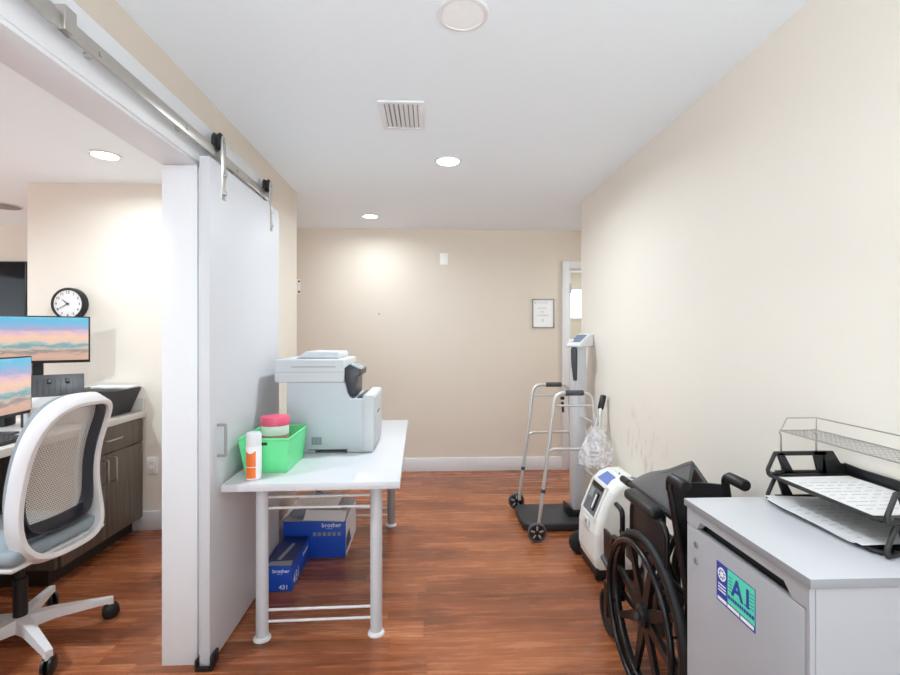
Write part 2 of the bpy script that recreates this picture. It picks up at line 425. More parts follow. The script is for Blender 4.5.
# ================================================================== THE SETTING
H = 2.44
def S(name, boxes, mat, label=None):
    m = MB()
    for b in boxes: m.box(*b)
    return struct(m.build(name, mat), label)
S('floor', [(-6.1, 3.3, -1.3, 7.2, -.08, 0)], M['floor'], 'reddish brown wood laminate plank floor')
S('ceiling', [(-6.1, 3.3, -1.3, 7.2, H, H + .1)], M['ceiling'], 'white ceiling with fine texture')
S('wall_right', [(1.207, 1.327, -1.3, 3.72, 0, H), (1.327, 3.2, 3.60, 3.72, 0, H)], M['wall'], 'plain beige wall on the right')
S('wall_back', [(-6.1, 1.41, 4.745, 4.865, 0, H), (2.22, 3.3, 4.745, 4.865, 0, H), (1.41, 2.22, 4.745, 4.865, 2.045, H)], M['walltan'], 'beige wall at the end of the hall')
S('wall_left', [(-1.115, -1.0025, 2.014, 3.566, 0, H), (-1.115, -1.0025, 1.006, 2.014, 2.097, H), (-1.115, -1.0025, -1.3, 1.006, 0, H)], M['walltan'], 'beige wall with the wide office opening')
S('wall_office', [(-2.812, -1.1155, 3.40, 3.566, 0, H)], M['wall'], 'beige office wall behind the clock')
S('wall_far', [(-6.1, -6.0, -1.3, 2.0, 0, H), (-6.1, -6.0, 4.2, 4.745, 0, H), (-6.1, -6.0, 2.0, 4.2, 0, .75), (-6.1, -6.0, 2.0, 4.2, 2.2, H)], M['wall'])
w = MB(); w.box(-6.04, -5.985, 1.93, 4.27, .68, .75).box(-6.04, -5.985, 1.93, 4.27, 2.2, 2.27).box(-6.04, -5.985, 1.93, 2.0, .7505, 2.1995).box(-6.04, -5.985, 4.2, 4.27, .7505, 2.1995).box(-6.04, -5.985, 3.08, 3.12, .7505, 2.1995)
struct(w.build('added_window', M['trim']), 'unseen white framed window added at the far office end')  # window added out of view so daylight lifts the office ceiling
S('wall_front', [(-6.0, -1.1155, -1.3, -1.2, 0, H)], M['wall'], 'unseen beige office wall added behind the viewpoint')  # unseen wall added to keep outside light out of the office
S('wall_corridor', [(3.2, 3.3, 3.72, 4.745, 0, H)], M['wall'])
# the room seen through the far doorway
S('wall_room', [(1.20, 1.30, 4.865, 6.6, 0, H), (3.2, 3.3, 4.865, 6.6, 0, H),
                (1.2, 1.72, 6.6, 6.7, 0, H), (2.5, 3.3, 6.6, 6.7, 0, H), (1.72, 2.5, 6.6, 6.7, 0, 1.60), (1.72, 2.5, 6.6, 6.7, 2.03, H)],
  P('cream_wall_paint', rgb(236, 230, 214), .7, var=.01), 'cream wall of the room beyond the doorway')
w = MB()
w.box(1.72, 2.5, 6.585, 6.62, 1.585, 1.615).box(1.72, 2.5, 6.585, 6.62, 2.015, 2.045).box(1.70, 1.735, 6.585, 6.62, 1.585, 2.045).box(2.485, 2.52, 6.585, 6.62, 1.585, 2.045).box(1.72, 2.5, 6.61, 6.63, 1.655, 1.668)
struct(w.build('window_1', M['trim']), 'bright window frame seen through far doorway')
# baseboards
def base(name, x0, x1, y0, y1, h=.136):
    m = MB(); m.box(x0, x1, y0, y1, 0, h, .004); return struct(m.build(name, M['trim']))
base('baseboard_back', -1.9, 1.338, 4.73, 4.745)
base('baseboard_office', -2.10, -1.135, 3.385, 3.40)
base('baseboard_right', 1.194, 1.207, -1.3, 3.72)
base('baseboard_left', -1.0025, -.99, 2.90, 3.566)
# casings of the office opening
JY = 2.0
m = MB(); m.box(-1.116, -.972, JY, JY + .014, 0, 2.082, .0015)
m.box(-1.0015, -.954, JY + .0145, JY + .09, 0, 2.081, .0015)
struct(m.build('trim_1', M['trim']), 'white jamb of the office opening')
m = MB(); m.box(-1.116, -.972, .98, JY + .014, 2.083, 2.097, .0015)
m.box(-1.0015, -.968, .88, 2.90, 2.0975, 2.282, .0015)
m.box(-1.0015, -.9725, JY + .0145, 2.90, 2.0825, 2.097, .0015)
struct(m.build('trim_2', M['trim']), 'white header board over the office opening')
m = MB(); m.box(-1.116, -.972, 1.006, 1.02, 0, 2.082, .0015); m.box(-1.0015, -.968, .93, 1.0055, 0, 2.081, .0015)
struct(m.build('trim_3', M['trim']))
# far doorway casing
m = MB(); m.box(1.338, 1.405, 4.722, 4.745, 0, 2.122, .003); m.box(1.4055, 2.2215, 4.723, 4.745, 2.05, 2.122, .003)
m.box(2.222, 2.29, 4.722, 4.745, 0, 2.122, .003); m.box(1.410, 1.428, 4.7465, 4.866, 0, 2.03, .001); m.box(2.2, 2.219, 4.7465, 4.866, 0, 2.03, .001); m.box(1.4105, 2.219, 4.7465, 4.866, 2.0305, 2.044, .001)
dc = struct(m.build('trim_4', M['trim']), 'white casing of the far doorway')
h = MB()
for z in (.25, 1.05, 1.85):
    h.cyl((1.432, 4.742, z - .05), (1.432, 4.742, z + .05), .007, n=10); h.box(1.428, 1.431, 4.75, 4.785, z - .05, z + .05)
h.build('hinge', M['steel'], dc)

# ---- sliding door (in front of the left wall)
d1 = bpy.data.objects.new('door_1', None); COL.objects.link(d1); d1.location = (-.933, 2.40, 0)
struct(d1, 'white flush sliding barn door on a steel rail')
o = d1.location
m = MB(o); m.box(-.950, -.907, 1.972, 2.858, .012, 2.112, .0025); m.build('panel', M['door'], d1)
m = MB(o); m.tube(fillet([(-.911, 2.04, .862), (-.872, 2.04, .862), (-.872, 2.04, .992), (-.911, 2.04, .992)], .003, 3), .0065, 10); m.build('handle', M['leggrey'], d1)
for y in (2.10, 2.711):
    hg = MB(o)
    prof = [(-.9085, 1.955), (-.9045, 1.955), (-.9045, 2.246), (-.9085, 2.246)]
    b = [(y - .022, 1.965), (y + .022, 1.965), (y + .022, 2.228), (y + .014, 2.243), (y, 2.248), (y - .014, 2.243), (y - .022, 2.228)]
    hg.prism(b, 'x', -.911, -.905, .0008)
    hgo = hg.build('hanger_strap', M['steel'], d1)
    bl = MB(o)
    for z in (1.995, 2.075): bl.cyl((-.905, y, z), (-.897, y, z), .0125, n=6); bl.cyl((-.897, y, z), (-.893, y, z), .007, n=12)
    bl.cyl((-.905, y, 2.222), (-.899, y, 2.222), .010, n=6)
    bl.build('bolt', M['chrome'], hgo)
    ro = MB(o); T = Matrix.Translation((-.929, y, 2.219)) @ Matrix.Rotation(PI / 2, 4, 'Y')
    ro.lathe([(.0, -.0155), (.036, -.0155), (.040, -.012), (.0335, -.004), (.0335, .004), (.040, .012), (.036, .0165), (0, .0165)], 28, T=T)
    ro.build('roller', M['black'], hgo)
# rail
rl = thing('door_rail', 'long brushed steel rail carrying the white sliding door', 'rail', (-.93, 2.0, 2.163))
o = rl.location
m = MB(o); m.box(-.9335, -.9265, 1.195, 2.80, 2.142, 2.186, .0008); m.box(-.9335, -.9265, .90, 1.192, 2.142, 2.186, .0008); m.build('bar', M['steel'], rl)
m = MB(o); m.box(-.9262, -.9225, 1.10, 1.196, 2.140, 2.188, .0006); m.build('splice_plate', M['steel'], rl)
for y in (1.36, 1.83, 2.30, 2.76):
    m = MB(o); m.cyl((-.967, y, 2.160), (-.9335, y, 2.160), .010, n=14); m.cyl((-.9265, y, 2.164), (-.9225, y, 2.164), .009, n=6); m.build('standoff_bolt', M['steel'], rl)
for y in (1.235,):
    m = MB(o); m.box(-.940, -.914, y - .02, y + .02, 2.142, 2.205, .002); m.build('end_stop', M['steel'], rl)
# floor guide
g = MB(); g.box(-.962, -.892, 1.958, 1.996, 0, .008, .001); g.box(-.964, -.953, 1.958, 2.0, .0085, .045, .004); g.box(-.903, -.890, 1.958, 2.02, .0085, .060, .005)
g.box(-.953, -.903, 1.955, 1.962, .002, .022, .001)
tag(g.build('floor_guide', M['black']), 'small black floor guide at foot of sliding door', 'door guide')

# ---- ceiling fittings
def downlight(x, y, lit, label, power, r=.085):
    t = thing('ceiling_light', label, 'light', (x, y, H), 0, 'round recessed ceiling lights')
    m = MB(); m.lathe([(r * .78, -.004), (r * .84, -.0075), (r * .95, -.006), (r, 0)], 40, cap=False)
    m.v = [Vector((p.x, p.y, p.z)) for p in m.v]
    m.build('trim_ring', M['lensring'] if not lit else M['trim'], t)
    m = MB(); m.lathe([(0, -.0052), (r * .5, -.0056), (r * .8, -.0045)], 40, cap=False); m.build('lens', M['lens'] if lit else M['lensoff'], t)
    if lit:
        ld = bpy.data.lights.new('lamp', 'AREA'); ld.shape = 'DISK'; ld.size = r * 1.5; ld.energy = power; ld.color = (.82, .93, 1); ld.spread = math.radians(165)
        lo = bpy.data.objects.new('lamp', ld); COL.objects.link(lo); lo.parent = t; lo.location = (0, 0, -.012)
    return t
PW = 13
downlight(.107, 1.556, False, 'unlit round ceiling light nearest, cut by photo top edge', 0, .088)
downlight(.107, 2.877, True, 'lit round ceiling light in hall, right of the air vent', PW * .9)
downlight(-.54, 4.24, True, 'lit round ceiling light closest to the far beige wall', PW * .26, .08)
downlight(-1.926, 2.865, True, 'lit round ceiling light above the office desk', PW * .36)
downlight(.107, .35, True, 'unseen added ceiling light directly above the viewpoint', PW * .15)  # unseen lamp added overhead as fill for the right wall
downlight(.107, -.95, True, 'unseen added ceiling light behind the viewpoint', PW * .5)  # added lamp out of view, fills the hall from behind
downlight(-2.6, .9, True, 'unseen added ceiling light over the office near end', PW * 1.9)  # put in out of view to lift the near office ceiling
downlight(-4.2, 3.0, True, 'unseen added ceiling light in the far left office', PW * 2.0)  # unseen lamp put in to brighten the far office
downlight(-4.6, 1.0, True, 'unseen added ceiling light at the office left wall', PW * 1.8)  # another unseen lamp added as office fill
downlight(2.1, 5.7, True, 'unseen added ceiling light in room beyond the doorway', PW * .35)  # hidden lamp added to light the room past the doorway
downlight(2.3, 4.2, True, 'unseen added ceiling light in the side corridor', PW * .5)  # added lamp, hidden from view, lights the corridor
t = thing('ceiling_disc', 'grey round ceiling speaker partly hidden by office wall corner', 'ceiling speaker', (-3.52, 4.02, H))
m = MB(); m.lathe([(.0, -.012), (.10, -.012), (.115, -.008)], 32, cap=False); m.build('grille', M['ductgrey'], t)
m = MB(); m.lathe([(.115, -.008), (.125, -.009), (.132, 0)], 32, cap=False); m.build('ring', M['lensring'], t)

v = thing('ceiling_vent', 'white ceiling air vent with four slanted louvre rows', 'vent', (-.137, 2.288, H))
m = MB()
x, y = .105, .145
for b in ((-x, x, -y, -y + .022), (-x, x, y - .022, y), (-x, -x + .026, -y + .0221, y - .0221), (x - .026, x, -y + .0221, y - .0221)): m.box(*b, -.007, 0, .001)
m.build('frame', M['trim'], v)
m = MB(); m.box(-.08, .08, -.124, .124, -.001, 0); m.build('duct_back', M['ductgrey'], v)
m = MB()
for i in range(7):
    xx = -.066 + i * .022
    T = Matrix.Translation((xx, 0, -.004)) @ Matrix.Rotation(math.radians(24 if i < 3 else -24), 4, 'Y')
    m.box(-.0085, .0085, -.122, .122, -.0009, .0009, T=T)
m.build('louvres', M['trim'], v)
for sx in (-.092, .092):
    m = MB(); m.cyl((sx, -.11, -.0085), (sx, -.11, -.007), .004, n=12); m.build('screw', M['lensring'], v)

# ---- fittings on walls
def plate(name, x, y, z, w, hh, label, cat):
    t = thing(name, label, cat, (x, y, z)); m = MB(); m.box(-w / 2, w / 2, -.006, 0, -hh / 2, hh / 2, .002); m.build('cover_plate', M['plate'], t); return t
t = plate('wall_plate', .135, 4.745, 2.14, .080, .118, 'small white blank plate high on the far wall', 'wall plate')
for z in (.045, -.045):
    m = MB(); m.cyl((0, -.008, z), (0, -.006, z), .003, n=8); m.build('screw', M['lensring'], t)
t = plate('wall_outlet', -1.963, 3.40, .455, .072, .117, 'white power outlet on office wall beside the cabinet', 'outlet')
for z in (.024, -.024):
    m = MB(); m.box(-.016, .016, -.0085, -.006, z - .014, z + .014, .002); so = m.build('socket', M['plate'], t)
    m = MB(); m.box(-.008, -.006, -.0090, -.0085, z - .004, z + .006); m.box(.005, .007, -.0090, -.0085, z - .004, z + .006); m.build('slot', M['inkdark'], so)
t = thing('wall_hook', 'tiny grey screw anchor in the far beige wall', 'hook', (-.516, 4.745, 1.587))
m = MB(); m.cyl((0, -.004, 0), (0, 0, 0), .011, n=14); m.build('washer', M['alu'], t)
m = MB(); m.cyl((0, -.012, -.002), (0, -.004, 0), .006, n=10); m.build('screw', M['inkdark'], t)
t = thing('switch_bracket', 'small white bracket with two black screws beside left wall end', 'bracket', (-1.325, 4.745, 1.855))
m = MB(); m.box(-.02, .028, -.005, 0, -.075, .075, .002); m.build('plate', M['plate'], t)
for z in (.052, -.052):
    m = MB(); m.cyl((.016, -.012, z), (.016, -.005, z), .010, n=12); m.build('screw', M['inkdark'], t)
# framed sign
t = thing('framed_sign', 'small grey framed white notice on wall beside far doorway', 'sign', (1.145, 4.745, 1.592))
m = MB()
a, b = .112, .146
for q in ((-a, a, b - .009, b), (-a, a, -b, -b + .009), (-a, -a + .009, -b, b), (a - .009, a, -b, b)): m.box(q[0], q[1], -.016, 0, q[2], q[3], .001)
m.build('frame', M['edge'], t)
m = MB(); m.box(-a + .008, a - .008, -.007, -.001, -b + .008, b - .008); m.build('notice', M['paper'], t)
m = MB()
def dashes(x0, x1, z, hgt, n):
    x = x0
    for i in range(n):
        wd = (x1 - x0) / n * random.uniform(.5, .85); m.box(x, x + wd, -.0078, -.007, z - hgt / 2, z + hgt / 2); x += (x1 - x0) / n
m.cyl((-.082, -.0078, .108), (-.082, -.007, .108), .009, n=14)
dashes(-.068, .05, .108, .010, 7); dashes(-.055, .045, .052, .014, 5); dashes(-.03, .01, .016, .012, 2); dashes(-.065, .06, -.02, .014, 6); m.box(-.012, .002, -.0078, -.007, -.085, -.056)
m.build('printed_lines', M['inkpale'], t)

# ================================================================== OFFICE
# long worktop
wt = thing('desk_counter', 'long pale grey quartz desk worktop running along the office cabinets', 'desk', (-2.33, 2.0, 0)); o = wt.location.copy(); wt.location.x += .02
m = MB(o); m.box(-2.66, -2.02, .35, 3.398, .80, .84, .003); m.build('worktop', M['quartz'], wt)
m = MB(o); m.box(-2.66, -2.03, 3.378, 3.398, .84, .93, .002); m.build('backsplash', M['quartz'], wt)
m = MB(o); m.box(-2.64, -2.06, .36, .39, 0, .80); m.build('end_panel', M['cabwood'], wt)
m = MB(o); m.box(-2.64, -2.62, .39, 2.62, .03, .80); m.build('modesty_panel', M['cabwood'], wt)
# base cabinet
cb = thing('base_cabinet', 'grey woodgrain base cabinet with one drawer over two doors', 'cabinet', (-2.33, 3.0, 0)); o = cb.location.copy(); cb.location.x += .02
m = MB(o); m.box(-2.62, -2.062, 2.64, 3.396, .095, .798); m.build('carcass', M['cabwood'], cb)
m = MB(o); m.box(-2.60, -2.11, 2.66, 3.39, 0, .095); m.build('toe_kick', M['toekick'], cb)
dr = MB(o); dr.box(-2.06, -2.04, 2.66, 3.386, .632, .792, .0015); dr = dr.build('drawer', M['cabwood'], cb)
m = MB(o); m.tube(fillet([(-2.04, 2.99, .715), (-2.008, 2.99, .715), (-2.008, 3.13, .715), (-2.04, 3.13, .715)], .012, 4), .0052, 10); m.build('handle', M['steel'], dr)
for y0, y1, hy in ((2.66, 3.019, 2.985), (3.025, 3.386, 3.062)):
    d = MB(o); d.box(-2.06, -2.04, y0, y1, .10, .626, .0015); d = d.build('door', M['cabwood'], cb)
    m = MB(o); m.tube(fillet([(-2.04, hy, .455), (-2.006, hy, .455), (-2.006, hy, .60), (-2.04, hy, .60)], .012, 4), .0052, 10); m.build('handle', M['steel'], d)

# monitors
def monitor(name, label, loc, rz, wd, ht, z0, stand_to, seed, arm):
    t = thing(name, label, 'monitor', loc, rz, 'desk monitors')
    zb = z0
    m = MB(); m.box(-wd / 2, wd / 2, 0, .022, zb, zb + ht, .003); m.build('housing', M['black'], t)
    m = MB(); m.box(-wd / 2 + .008, wd / 2 - .008, -.0012, .001, zb + .018, zb + ht - .008)
    m.build('screen', screen_mat(zb + .018, zb + ht - .008, seed), t)
    m = MB(); m.box(-.04, .04, .022, .05, zb + ht * .35, zb + ht * .65, .004)
    m.box(-.028, .028, .05, .075, .012, zb + ht * .6, .006); m.build('stand_post', M['black'] if arm else M['charcoal'], t)
    m = MB(); m.box(-.13, .13, -.05, .16, 0, .012, .004) if not arm else m.box(-.05, .05, .035, .11, 0, .012, .004); m.build('stand_base', M['charcoal'], t)
    return t
CT = .8405
monitor('computer_monitor', 'higher wide monitor with beach picture, below the wall clock', (-2.475, 3.055, CT), math.atan2(.225, .374), .54, .30, 1.195 - CT, 0, 1.7, True)
monitor('computer_monitor', 'lower monitor with beach picture, cut by left photo edge', (-2.265, 2.515, CT), math.radians(90 + 7), .60, .326, .928 - CT, 0, 4.2, False)
# keyboard
t = thing('keyboard', 'black keyboard near the front edge of the desk', 'keyboard', (-2.115, 2.31, CT), math.radians(90))
m = MB(); m.prism([(-.06, 0), (.06, 0), (.06, .022), (-.06, .012)], 'x', -.2, .2, .002); m.build('case', M['black'], t)
m = MB()
for i in range(15):
    for j in range(5): m.box(-.19 + i * .0255, -.19 + i * .0255 + .021, -.052 + j * .021, -.052 + j * .021 + .017, .012 + j * .002, .0185 + j * .002, .002, 1)
m.build('keys', M['charcoal'], t)
# scanner
t = thing('document_scanner', 'white document scanner with ribbed dark grey paper tray', 'scanner', (-2.262, 2.95, CT), math.radians(36))
m = MB(); m.prism([(-.09, 0), (.08, 0), (.085, .10), (.045, .155), (-.02, .165), (-.095, .11)], 'x', -.15, .15, .012, 3); m.build('body', M['printer'], t)
m = MB(); m.box(-.162, -.148, -.085, .085, 0, .13, .006); m.build('side_cover', M['charcoal'], t)
T = Matrix.Translation((0, .04, .15)) @ Matrix.Rotation(math.radians(-38), 4, 'X')
m = MB(); m.box(-.148, .128, -.004, .004, 0, .17, .003, T=T); tr = m.build('paper_tray', M['charcoal'], t)
m = MB()
for i in range(9): m.box(-.13 + i * .028, -.125 + i * .028, -.007, -.004, .02, .13, T=T)
for xx in (-.055, .035): m.box(xx, xx + .02, -.012, -.004, .10, .135, .002, T=T)
m.build('tray_ribs', M['black'], tr)
m = MB(); m.box(-.12, .12, -.108, -.088, .02, .10, .006); m.build('front_panel', M['printer'], t)
# docking box
t = thing('docking_station', 'small black box beside the scanner behind the chair', 'electronics', (-2.50, 2.87, CT), math.radians(10))
m = MB(); m.box(-.045, .028, -.05, .05, 0, .13, .008); m.build('case', M['black'], t)
m = MB(); m.lathe([(0, .0), (.02, 0), (.03, .03), (.026, .075), (0, .09)], 20, T=Matrix.Translation((-.005, 0, .129))); m.build('knob', M['black'], t)
# tapered bin
t = thing('desktop_bin', 'black tapered desktop bin with papers, against the office wall', 'bin', (-2.185, 3.235, CT))
def frustum(m, b0, b1, z0, z1, mi=0):
    vs = [(b0[0], b0[2], z0), (b0[1], b0[2], z0), (b0[1], b0[3], z0), (b0[0], b0[3], z0), (b1[0], b1[2], z1), (b1[1], b1[2], z1), (b1[1], b1[3], z1), (b1[0], b1[3], z1)]
    m.raw(vs, [(3, 2, 1, 0), (4, 5, 6, 7), (0, 1, 5, 4), (1, 2, 6, 5), (2, 3, 7, 6), (3, 0, 4, 7)], mi)
m = MB(); frustum(m, (-.15, .10, -.12, .12), (-.19, .165, -.13, .135), 0, .165); m.build('shell', M['bindark'], t)
m = MB(); m.box(-.192, .168, -.133, .137, .165, .172, .003); m.build('rim', M['black'], t)
p = MB(); p.box(-2.28, -2.03, 3.25, 3.365, CT + .1725, CT + .186, .002)
tag(p.build('paper_stack', M['paper']), 'thin stack of white paper on the black desktop bin', 'paper')
# wall clock
ck = thing('wall_clock', 'round black rimmed clock on the office wall above monitor', 'clock', (-2.508, 3.40, 1.590))
T = Matrix.Rotation(PI / 2, 4, 'X')
m = MB(); m.lathe([(.112, 0), (.112, .042), (.108, .05), (.099, .05), (.0945, .043), (.0945, .0)], 48, T=T, cap=False); m.build('case', M['black'], ck)
m = MB(); m.lathe([(.0, .0425), (.0943, .0425), (.0943, .002), (0, .002)], 48, T=T); m.build('face', M['clockface'], ck)
for i in range(1, 13):
    a = PI / 2 - i * PI / 6; m = MB()
    text(m, str(i), .025, facing('-y', (.078 * math.cos(a), -.0435, .078 * math.sin(a) - .0085)), .0003, .0004, align='CENTER')
    m.build('numeral', M['inkdark'], ck)
m = MB()
for ang, ln, wd in ((-150, .066, .005), (140, .044, .007)):
    a = math.radians(ang); dx, dz = math.cos(a), math.sin(a)
    m.cyl((-dx * .012, -.046, -dz * .012), (dx * ln, -.046, dz * ln), wd / 2, wd / 3, 8)
m.cyl((0, -.048, 0), (0, -.043, 0), .006, n=12)
m.build('hands', M['black'], ck)
# tv
t = thing('wall_television', 'black television on the far wall left of the clock', 'television', (-4.53, 4.745, 1.70))
m = MB(); m.box(-.65, .65, -.07, -.03, -.38, .38, .004); m.build('housing', M['black'], t)
m = MB(); m.box(-.64, .64, -.0715, -.069, -.365, .37); m.build('screen', M['tv'], t)
m = MB(); m.box(-.2, .2, -.03, 0, -.15, .15); m.build('wall_mount', M['black'], t)

# ---- office chair  (local +y = facing; origin at the base centre)
ch = thing('office_chair', 'white framed mesh back swivel office chair at the desk', 'chair', (-1.814, 2.157, 0), math.radians(85.0))
CHS = 0.0
m = MB(); m.lathe([(.0, .075), (.034, .075), (.042, .09), (.04, .125), (.03, .135), (0, .135)], 24); m.build('base_hub', M['chairwhite'], ch)
for k in range(5):
    a = math.radians(-48 + 72 * k); T = Matrix.Rotation(a, 4, 'Z')
    m = MB(); vs = []
    for r, z0, z1, w2 in ((.02, .075, .135, .03), (.12, .088, .13, .024), (.31, .078, .103, .017), (.335, .062, .1, .014)):
        vs += [(r, -w2, z0), (r, w2, z0), (r, w2 * .8, z1), (r, -w2 * .8, z1)]
    fs = [(3, 2, 1, 0), (12, 13, 14, 15)]
    for i in range(3):
        for q in range(4): fs.append((i * 4 + q, i * 4 + (q + 1) % 4, i * 4 + 4 + (q + 1) % 4, i * 4 + 4 + q))
    m.raw(vs, fs, 0, T); lg = m.build('base_leg', M['chairwhite'], ch)
    m = MB(); ca = math.radians(35 * k)
    TT = Matrix.Translation(T @ Vector((.325, 0, .036))) @ Matrix.Rotation(a + ca, 4, 'Z') @ Matrix.Rotation(PI / 2, 4, 'X')
    for z in (-.019, .006): m.lathe([(.0, z), (.031, z), (.036, z + .003), (.036, z + .011), (.031, z + .014), (0, z + .014)], 24, T=TT)
    m.box(-.012, .02, -.006, .006, -.02, .04, .003, T=Matrix.Translation(T @ Vector((.32, 0, .031))) @ Matrix.Rotation(a + ca, 4, 'Z'))
    m.build('caster', M['black'], lg)
m = MB(); m.cyl((0, 0, .13), (0, 0, .30), .026); m.cyl((0, 0, .30), (0, 0, .405), .016); m.build('gas_column', M['black'], ch)
m = MB(); m.box(-.09, .09, -.10, .10, .395, .435, .012); m.build('tilt_mechanism', M['charcoal'], ch)
def seatfn(r, z):
    return r
m = MB(); m.box(-.235, .235, -.20, .27, .435, .455, .009); m.build('seat_pan', M['chairwhite'], ch)
b = MB(); b.box(-.24, .24, -.205, .275, .455, .515, .026, 4); b.build('seat', M['chairseat'], ch)
BZ0, BZ1 = .429, 1.099
def lag(k, a_, b_, c_): return a_ * (k - .45) * (k - 1) / .45 - b_ * k * (k - 1) / (.45 * .55) + c_ * k * (k - .45) / .55
def ybk(z): return lag((z - BZ0) / (BZ1 - BZ0), -.241, -.189, -.321)
def bp(x, z, off=0):
    dy = (ybk(z + .01) - ybk(z - .01)) / .02
    n = Vector((-.5 * x, 1, -dy)).normalized()     # towards the sitter
    return Vector((x, ybk(z) + .285 * x * x, z)) + n * off, n
def loop(inset, z0, z1, n=96, e=3.3):
    out = []
    for i in range(n):
        a = 2 * PI * i / n; c, s_ = math.cos(a), math.sin(a)
        zz = math.copysign(abs(s_) ** (2 / e), s_); xx = math.copysign(abs(c) ** (2 / e), c)
        z = (z0 + z1) / 2 + zz * (z1 - z0) / 2
        wd = lag((z - BZ0) / (BZ1 - BZ0), .259, .199, .209) - inset
        out.append((xx * wd, z))
    return out
L0 = loop(.012, .441, 1.087)
pts, nr = zip(*[bp(x, z, -.004) for x, z in L0])
sec = [(-.010, -.019), (0, -.021), (.010, -.019), (.0125, -.014), (.0125, .046), (.009, .052), (-.009, .052), (-.0125, .046), (-.0125, -.014)]
m = MB(); m.sweep(pts, nr, sec); m.build('back_frame', M['chairwhite'], ch, 40)
L1 = loop(.030, .535, 1.069)
pts, nr = zip(*[bp(x, z, .016) for x, z in L1])
m = MB(); m.sweep(pts, nr, [(-.004, -.026), (.004, -.026), (.005, .034), (-.005, .034)]); m.build('mesh_carrier', M['panel'], ch, 40)
m = MB(); m.grid(lambda u, v: bp((u - .5) * 2 * (.198 - .012 * (1 - v)), .533 + .052 * v + .012 * (2 * u - 1) ** 2, .030)[0], 24, 6, .014); m.build('lower_band', M['panel'], ch, 60)
L2 = loop(.024, .53, 1.070)
pts, nr = zip(*[bp(x, z, .066) for x, z in L2])
m = MB(); m.sweep(pts, nr, [(-.012, -.013), (.014, -.013), (.012, .006), (0, .012), (-.012, .006)]); m.build('back_cushion_rim', M['chairseat'], ch, 60)
m = MB(); vs = []; fs = []; L3 = loop(.033, .572, 1.066); n = len(L3); cz = .80
R = 10
for r in range(R + 1):
    k = r / R
    for x, z in L3: vs.append(bp(x * k, cz + (z - cz) * k, .036)[0])
for r in range(R):
    for i in range(n): fs.append((r * n + i, r * n + (i + 1) % n, (r + 1) * n + (i + 1) % n, (r + 1) * n + i))
m.raw(vs, fs); m.build('back_mesh', M['chairmesh'], ch)
m = MB(); m.tube(fillet([(-.12, -.215, .452), (-.06, -.10, .432), (.06, -.10, .432), (.12, -.215, .452)], .05), .012); m.build('back_bracket', M['chairwhite'], ch)

# ================================================================== HALL, left: table and printer
tb = thing('work_table', 'white table with round steel legs holding the printer', 'table', (-.527, 2.7735, 0), math.radians(1.4))
m = MB(); m.box(-.3765, .3765, -.737, .737, .708, .74, .002); m.build('tabletop', M['tablewhite'], tb)
for i, (x, y) in enumerate(((-.25, -.605), (.262, -.60), (-.25, .63), (.258, .632))):
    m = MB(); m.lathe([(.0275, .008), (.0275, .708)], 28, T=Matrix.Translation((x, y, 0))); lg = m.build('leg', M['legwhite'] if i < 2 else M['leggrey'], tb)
    m = MB(); m.lathe([(0, 0), (.039, 0), (.039, .004), (.034, .012), (.028, .016)], 28, T=Matrix.Translation((x, y, 0))); m.build('foot', M['trim'], lg)
for y in (-.6025, .631):
    for z in (.075, .127, .589, .639):
        m = MB(); m.cyl((-.225, y, z), (.237, y, z), .0062, n=12); m.build('crossbar', M['trim'], tb)

PO = (-.55, 2.75, .7405)
pr = thing('office_printer', 'pale grey multifunction laser printer on white table', 'printer', PO)
m = MB(PO)
m.prism([(-.77, .755), (-.315, .755), (-.315, 1.030), (-.43, 1.030), (-.447, 1.06), (-.462, 1.12), (-.77, 1.12)], 'y', 2.55, 2.95, .006, 3)
m.build('body', M['printerside'], pr)
for xx in (-.70, -.38):
    for yy in (2.60, 2.90):
        m = MB(PO); m.box(xx - .02, xx + .02, yy - .02, yy + .02, .7405, .757); m.build('foot', M['panel'], pr)
m = MB(PO); m.box(-.765, -.725, 2.552, 2.948, .742, .758); m.box(-.76, -.62, 2.552, 2.56, .744, .757); m.box(-.45, -.31, 2.552, 2.56, .744, .757); m.build('skirt', M['printerside'], pr)
m = MB(PO)
m.prism([(-.365, .748), (-.312, .748), (-.304, .80), (-.304, 1.035), (-.312, 1.05), (-.362, 1.05), (-.367, 1.03)], 'y', 2.548, 2.952, .004, 3)
fc = m.build('front_cover', M['printer'], pr)
m = MB(PO); m.box(-.3045, -.3025, 2.60, 2.90, .765, .93, .001); m.build('paper_cassette', M['printer'], fc)
m = MB(PO); m.box(-.3028, -.3015, 2.70, 2.80, .93, .945); m.build('finger_grip', M['greyslot'], fc)
m = MB(PO); m.box(-.835, -.466, 2.545, 2.955, 1.119, 1.243, .008, 3); sc = m.build('scanner_unit', M['printer'], pr)
m = MB(PO); m.box(-.745, -.51, 2.5435, 2.546, 1.2015, 1.2055); m.build('lid_seam', M['greyslot'], sc)
m = MB(PO); m.box(-.833, -.468, 2.5437, 2.546, 1.1745, 1.176); m.build('lid_edge', M['greyslot'], sc)
m = MB(PO); m.prism([(-.745, 1.243), (-.505, 1.243), (-.503, 1.258), (-.508, 1.280), (-.69, 1.284)], 'y', 2.62, 2.90, .006, 3); m.build('document_feeder', M['printer'], pr)
m = MB(PO)
pan = [(-.474, 1.190), (-.438, 1.215), (-.380, 1.186), (-.384, 1.152), (-.406, 1.146), (-.408, 1.040), (-.445, 1.042), (-.463, 1.10)]
m.prism(pan, 'y', 2.57, 2.82, .004, 2); cp = m.build('control_panel', M['panel'], pr)
m = MB(PO); m.prism([(-.470, 1.194), (-.382, 1.182), (-.377, 1.190), (-.438, 1.219)], 'y', 2.575, 2.815, .002); m.build('touch_screen', M['lcd'], cp)
